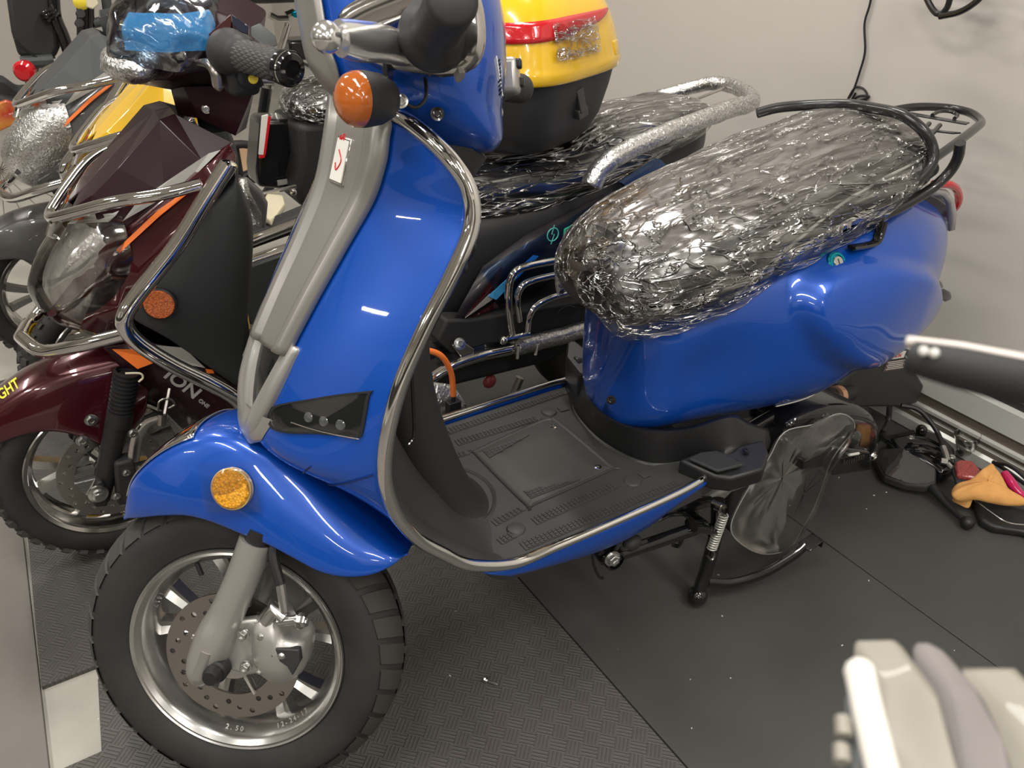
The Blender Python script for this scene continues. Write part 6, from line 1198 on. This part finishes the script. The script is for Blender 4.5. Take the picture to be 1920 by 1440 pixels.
b = MB(); b.tube(crom([(0.2473,0.8000,0.4574), (0.2549,0.8000,0.4296), (0.2632,0.8000,0.3878), (0.2625,0.8000,0.3335)], 5), .014, 12); yl = b.build('yellow_frame_tube', YELLOW); tag(yl, 'curved yellow tube just behind the black apron of the maroon scooter', 'tube')
# yellow scooter windscreen area: tall grey panel behind the foil, top
b = MB(); b.prism([(0.1914,1.2500,0.9721), (0.2276,1.2500,0.9702), (0.2124,1.2500,0.9189), (0.1897,1.2500,0.9261)], (0, .01, 0)); b.build('wrapped_panel', FILMB, R2, auto=False, solid=.003)
# ---------------- on the wall ----------------
xw = 1.803
b = MB(); b.tube(crom([(1.8030,0.4572,1.0436), (1.8030,0.4551,0.9867), (1.8030,0.4582,0.9412), (1.8030,0.4397,0.8800), (1.8030,0.4420,0.8297), (1.8030,0.4489,0.7825), (1.8030,0.4593,0.7591), (1.8030,0.4557,0.7706), (1.8030,0.4446,0.7913), (1.8030,0.4220,0.7928), (1.8030,0.4054,0.7802), (1.8030,0.4098,0.7609), (1.8030,0.4426,0.7597), (1.8030,0.4265,0.7735), (1.8030,0.4016,0.7783), (1.8030,0.4033,0.7727), (1.8030,0.4451,0.7565), (1.8030,0.4411,0.7787)], 6), .0028, 8); cd = b.build('power_cord', BLACK); tag(cd, 'thin black cord hanging down the wall with a small coil at its end', 'cord')
WH = thing('wall_rack', 'bent black metal bars near the wall at the top right', 'rack', (1.74, .2, 1.05))
for q in (([(1.7200,0.2832,1.0623), (1.7200,0.2426,1.0166), (1.7200,0.2202,0.9996), (1.7200,0.2069,0.9990)]), ([(1.7200,0.1995,1.0698), (1.7200,0.1959,1.0218), (1.7200,0.2019,1.0039), (1.7200,0.2069,0.9990)]), ([(1.7100,0.2027,0.9947), (1.7100,0.1588,1.0095), (1.7100,0.1273,1.0340), (1.7100,0.1135,1.0578)])): b = MB(); b.tube(crom(q, 6), .0068, 10); b.build('bent_bar', SATINB, WH)
b = MB(); b.tube([(1.7200,0.2832,1.0623), (1.7200,0.1995,1.0698), (1.7100,0.1142,1.0598)], .007, 8); b.box((1.77, .20, 1.10), (.09, .03, .03)); b.build('wall_bracket', SATINB, WH)
# ---------------- on the floor, right ----------------
MRR = thing('scooter_mirror', 'six-sided black mirror with its stem and ball end, lying on the mat at the right', 'mirror', (1.5, -.2, 0)); P = mk(MRR)
mp_ = [(1.5215,-0.0449,0.0300), (1.5475,-0.0347,0.0400), (1.5819,-0.0694,0.0550), (1.5752,-0.1722,0.0550), (1.5417,-0.1968,0.0450), (1.5202,-0.1854,0.0350), (1.4961,-0.1540,0.0300), (1.4788,-0.1050,0.0300)]
b = MB(); b.prism([V(p) - V((0, 0, .022)) for p in mp_], (0, 0, .022)); sh = P(b, 'mirror_shell', BLACKM, bevel=.006)
cc = sum((V(p) for p in mp_), V()) / 8; b = MB(); b.prism([cc + (V(p) - cc) * .93 + V((0, 0, .0008)) for p in mp_], (0, 0, .001)); P(b, 'mirror_glass', mat('dark_mirror_glass', (.06, .06, .06), .05, .6, 1.), sh)
b = MB(); b.tube(crom([(1.5420,-0.1815,0.0300), (1.5330,-0.2100,0.0260), (1.5207,-0.2591,0.0180), (1.5058,-0.3045,0.0180)], 6), [.013, .011, .008, .007], 12); b.ball((1.5093,-0.3052,0.0170), .0155, 16); P(b, 'mirror_stem', BLACK)
BP = thing('belt_cover', 'glossy black ribbed engine cover lying against the skirting rail, behind the mirror', 'engine cover', (1.62, -.16, 0)); P = mk(BP)
bp_ = [(1.5943,-0.0200,0.0500), (1.6390,-0.0417,0.0600), (1.6754,-0.0556,0.0700), (1.6992,-0.0947,0.0700), (1.6866,-0.1455,0.0600), (1.6414,-0.1842,0.0500), (1.5961,-0.1810,0.0400), (1.5838,-0.1144,0.0500), (1.5696,-0.0723,0.0500)]
b = MB(); b.prism([V(p) - V((0, 0, .035)) for p in bp_], (0, 0, .035)); P(b, 'cover_body', GLOSSB, bevel=.010)
for off in (0, 1, 2): b = MB(); b.tube(crom([V((1.6162,-0.0635,0.0680)) + V((-.012 * off, -.018 * off, -.004 * off)), V((1.6420,-0.0964,0.0720)) + V((-.012 * off, -.018 * off, -.004 * off)), V((1.6512,-0.1472,0.0660)) + V((-.012 * off, -.018 * off, -.004 * off))], 6), .004, 8); P(b, 'cover_rib', GLOSSB)
for q in ((1.6115,-0.0702,0.0720), (1.6409,-0.1653,0.0620)): bolt('cover_bolt', q, (0, 0, 1), .006, .005, ZINC, BP)
b = MB(); b.ball((1.6690,-0.0601,0.0700), .014, 14); P(b, 'cover_boss', GLOSSB)
for q in ((1.6068,-0.1063,0.0620), (1.6200,-0.1355,0.0560)): b = MB(); b.box(V(q), (.022, .012, .003)); P(b, 'slot_plate', STEEL, bevel=.001)
b = MB(); b.prism([V(p) for p in ((1.6391,0.0151,0.0100), (1.7351,-0.0057,0.0120), (1.7150,-0.0561,0.0120), (1.6365,-0.0421,0.0120))], (0, 0, .004)); pt_ = b.build('flat_black_panel', BLACKM); tag(pt_, 'thin flat black plastic sheet under the glossy engine cover on the mat', 'plastic sheet')
HS = thing('brake_hose', 'black brake hose with metal end fittings, looping down to the floor behind the silencer', 'hose', (1.6, 0, 0)); P = mk(HS)
b = MB(); b.tube(crom([(1.6162,-0.0200,0.1381), (1.6436,-0.0500,0.1331), (1.6510,-0.0900,0.1109), (1.6459,-0.1200,0.0910), (1.6056,-0.1591,0.0900)], 6), .0062, 10); P(b, 'hose', BLACK)
b = MB(); b.tube([(1.6097,-0.1519,0.0950), (1.5981,-0.1690,0.0880), (1.5899,-0.1811,0.0800)], .0075, 10); b.tube([(1.5861,-0.1837,0.0800), (1.5768,-0.1732,0.0800)], .008, 8); b.tube([(1.5852,-0.1849,0.0780), (1.5885,-0.1963,0.0700)], .006, 8); P(b, 'hose_fitting', ALU)
b = MB(); b.tube(crom([(1.5656,-0.0200,0.1514), (1.5600,-0.0300,0.1155), (1.5161,-0.0500,0.1079), (1.6301,0.0170,0.0120)], 5), .007, 10); hz = b.build('drain_hose', BLACK); tag(hz, 'short black drain hose hanging below the silencer', 'hose')
b = MB(); hm = [V((1.7751,0.0500,0.0482)), V((1.8896,0.0400,-0.0185)), V((1.9751,0.0200,-0.0938)), V((1.7446,-0.1332,0.0150))]; b.tube(crom(hm, 6), .009, 10); tb_ = b.build('thick_black_tube', BLACKM); tag(tb_, 'thick black tube arching in front of the skirting rail, outside the brake hose', 'tube')
TRY = MB(); tr_ = [(1.6391,-0.2175,0.0200), (1.6211,-0.2606,0.0400), (1.6271,-0.2947,0.0450), (1.6625,-0.3498,0.0450), (1.7317,-0.4143,0.0300), (1.5875,-0.4911,0.0300), (1.5883,-0.3917,0.0300), (1.5407,-0.3463,0.0300), (1.5391,-0.3155,0.0300), (1.5785,-0.2776,0.0300)]
TRY.prism([V((p[0], p[1], .001)) for p in tr_], (0, 0, .022)); trr = TRY.build('black_tray', BLACK, bevel=.008); tag(trr, 'shallow glossy black plastic tray at the right edge, under the orange cloth', 'tray')
b = MB(); b.tube(crom([(1.5657,-0.2799,0.0400), (1.5563,-0.3270,0.0400), (1.5557,-0.3649,0.0400), (1.5877,-0.3947,0.0400)], 5), .002, 6); b.build('tray_lip', STEEL, trr)
# orange suede glove
GV = MB(); g_o = [(1.5215,-0.2498,0.0500), (1.5528,-0.2344,0.0500), (1.5986,-0.2315,0.0500), (1.6052,-0.2577,0.0800), (1.6366,-0.2636,0.0900), (1.6232,-0.2364,0.0900), (1.6433,-0.2437,0.0900), (1.6428,-0.2709,0.0800), (1.6353,-0.3104,0.0600), (1.6350,-0.3516,0.0500), (1.5969,-0.3242,0.0500), (1.5571,-0.2847,0.0500), (1.5400,-0.2722,0.0500)]
go = crom([(1.5145,-0.2529,0.0550), (1.5454,-0.2351,0.0550), (1.5705,-0.2438,0.0600), (1.5999,-0.2528,0.0850), (1.6558,-0.2481,0.0850), (1.6415,-0.2795,0.0800), (1.6236,-0.3221,0.0650), (1.6403,-0.3548,0.0500), (1.5861,-0.3228,0.0550), (1.5487,-0.2780,0.0550)], 5, True); cc = sum(go, V()) / len(go)
rows = []
for s_, h in ((.92, -.010), (1.0, -.004), (1.0, .004), (.9, .012), (.7, .017), (.4, .020), (.02, .021)):
    rows.append([cc + (p - cc) * s_ + V((0, 0, h + .006 * noise.noise(V((p.x * 40, p.y * 40, s_ * 3))))) for p in go])
GV.grid(rows, True); gv = GV.build('suede_glove', mat('orange_suede', (.80, .42, .13), .85, bump=(60, .5, .003), var=(18, (.66, .32, .10))), auto=False, subd=1); tag(gv, 'orange suede work glove crumpled on the black tray at the right edge', 'glove')
cf_ = MB(); co = crom([(1.5517,-0.2387,0.0300), (1.5501,-0.2560,0.0300), (1.5567,-0.2757,0.0300), (1.5666,-0.2714,0.0400), (1.5579,-0.2462,0.0450)], 5, True); cf_.prism([p - V((0, 0, .012)) for p in co], (0, 0, .02)); cf_.build('glove_cuff', MATS['orange_suede'], gv, bevel=.004)
RR_ = MB(); RR_.prism([(1.5949,-0.1969,0.0850), (1.6088,-0.1985,0.0900), (1.6290,-0.2180,0.0900), (1.6082,-0.2672,0.0850), (1.5916,-0.2636,0.0800), (1.5609,-0.2264,0.0800)], (0, 0, -.014)); rr_ = RR_.build('red_rear_reflector', REFR, bevel=.005); tag(rr_, 'dusty red reflector resting on the orange glove', 'reflector')
b = MB(); b.prism([V(p) - V((0, 0, .014)) for p in ((1.5847,-0.1989,0.0870), (1.5486,-0.2346,0.0840), (1.5824,-0.2734,0.0840), (1.6071,-0.2728,0.0860), (1.6363,-0.2167,0.0880), (1.6121,-0.1939,0.0890))], (0, 0, -.010)); b.build('reflector_base', BLACKM, rr_, bevel=.004)
CUP = MB(); CUP.lathe([(.020, 0), (.026, .03), (.030, .05), (.031, .052)], V((1.7105,-0.1675,0.0000)) + V((.05, .03, .02)), (-.2, .1, 1), 24); cpp = CUP.build('clear_plastic_cup', film('cup_film', lo=.25, hi=.7, scale=20, rough=.15), auto=False, solid=.001); tag(cpp, 'small clear plastic cup behind the red reflector', 'cup')
b = MB(); b.tube(crom([(1.7277,-0.2260,0.0500), (1.7058,-0.2696,0.0750), (1.6960,-0.3157,0.0700), (1.6898,-0.3511,0.0500)], 6), .004, 8); b.tube(crom([(1.7353,-0.2175,0.0450), (1.7215,-0.2620,0.0500), (1.7100,-0.3079,0.0500), (1.7135,-0.3581,0.0450)], 6), .005, 8); wr_ = b.build('cable_loops', BLACK); tag(wr_, 'loops of thin black cable behind the orange glove', 'cable')
b = MB(); b.tube(crom([(1.6678,-0.2781,0.0750), (1.6530,-0.3022,0.0720), (1.6435,-0.3288,0.0660), (1.6435,-0.3557,0.0600)], 5), [.010, .012, .009, .006], 12); pk = b.build('pink_handle', mat('dark_pink_plastic', (.50, .01, .10), .2, 0, .8)); tag(pk, 'dark pink plastic handle lying along the right side of the orange glove', 'handle')
# loose bolt and debris on the mats
LB = MB(); c = V((0.3733,-0.1089,0.0060)); d = (V((0.3860,-0.1247,0.0030)) - c).normalized(); LB.tube([c, c + d * .020], .0022, 8); LB.lathe([(0, -.003), (.006, -.003), (.006, 0), (0, .0005)], c, d, 16); LB.lathe([(0, -.007), (.0042, -.007), (.0042, -.003)], c, d, 6); lb_ = LB.build('loose_bolt', ZINC); tag(lb_, 'small zinc flange bolt lying on the patterned mat, below the blue scooter', 'bolt')
random.seed(4)
db = MB()
for k in range(60):
    x, y = random.uniform(-.25, 1.6), random.uniform(-.75, .35); r = random.uniform(.0006, .0016); db.box((x, y, r * .5), (r * random.uniform(1, 3), r, r), ((math.cos(k), math.sin(k), 0), (-math.sin(k), math.cos(k), 0), (0, 0, 1)))
tag(db.build('dust_crumbs', WHITEP, smooth=False), 'tiny pale crumbs of dirt scattered over the rubber mats', 'dirt', kind='stuff')
# ---------------- machine in the near foreground, bottom right ----------------
FG = thing('silver_machine', 'out-of-focus pale silver machine close to the camera, bottom right corner, with black handlebar', 'machine', (.12, -.98, 0)); P = mk(FG)
PALE = mat('pale_silver_plastic', (.30, .28, .235), .5, .1, .1); MAUV = mat('greyish_plastic', (.22, .20, .195), .5)
b = MB(); b.tube([(-0.0070,-0.9184,1.0791), (-0.0131,-0.9257,1.0777), (-0.0299,-0.9450,1.0777), (-0.0377,-0.9547,1.0760)], .0036, 16); b.ball((-0.0070,-0.9184,1.0791), .0038, 14); P(b, 'bright_bar', mat('bright_satin_bar', (.86, .83, .76), .4, .1))
EX = tuple(V((.012, .018, -.006)))
b = MB(); b.prism([(0.0111,-0.9164,1.0611), (0.0185,-0.9245,1.0649), (0.0184,-0.9281,1.0635), (0.0027,-0.9470,1.0576), (-0.0105,-0.9595,1.0574), (-0.0238,-0.9466,1.0503)], EX); P(b, 'pale_housing', PALE, bevel=.004)
b = MB(); b.prism([(0.0300,-0.9219,1.0555), (0.0336,-0.9261,1.0576), (0.0355,-0.9328,1.0573), (0.0284,-0.9433,1.0545), (0.0038,-0.9667,1.0550), (-0.0058,-0.9567,1.0488)], EX); P(b, 'grey_housing', MAUV, bevel=.004)
b = MB(); b.prism([(0.0455,-0.9315,1.0460), (0.0545,-0.9437,1.0521), (0.0166,-0.9728,1.0522), (0.0075,-0.9628,1.0455)], EX); P(b, 'rear_housing', PALE, bevel=.004)
b = MB(); b.tube([(-0.0086,-0.9186,1.0639), (-0.0118,-0.9219,1.0627)], .0021, 10); P(b, 'side_knob', PALE)
b = MB(); b.tube([(-0.0134,-0.9228,1.0611), (-0.0164,-0.9258,1.0603)], .0021, 10); P(b, 'side_knob', PALE)
b = MB(); b.prism([(-0.0035,-0.9170,1.0619), (-0.0018,-0.9188,1.0627), (-0.0237,-0.9403,1.0581), (-0.0271,-0.9372,1.0566)], (.003, .004, 0)); P(b, 'dark_side_plate', GREYD, bevel=.001)
b = MB(); b.tube([(0.0562,-0.8735,1.1280), (0.0580,-0.8864,1.1303), (0.0565,-0.9045,1.1353), (0.0526,-0.9320,1.1436)], [.0048, .0058, .0060, .0064], 16); hb = P(b, 'handlebar', BLACKM)
b = MB(); b.tube([V((0.0605,-0.8682,1.1295)), V((0.0633,-0.8821,1.1327)), V((0.0620,-0.9006,1.1375)), V((0.0580,-0.9289,1.1450))], [.0018, .0022, .0026, .003], 10); P(b, 'pale_lever', mat('pale_lever_metal', (.55, .50, .46), .4, .3), hb)
for q in ((0.0518,-0.8783,1.1336), (0.0532,-0.8807,1.1337)): b = MB(); b.ball(q, .0014, 10); P(b, 'bar_screw', WHITEP, hb)
b = MB(); e1, e2 = V((0.0526,-0.9320,1.1436)), V((0.0038,-0.9667,1.0550)); b.tube([e1, e1 + V((.03, -.05, -.06)), e1 + V((.02, -.07, -.3)), V((e1.x + .02, e1.y - .07, .0))], .012, 14); b.tube([e2, V((e1.x + .02, e1.y - .07, e2.z - .03))], .012, 12); P(b, 'steering_post', BLACKM)
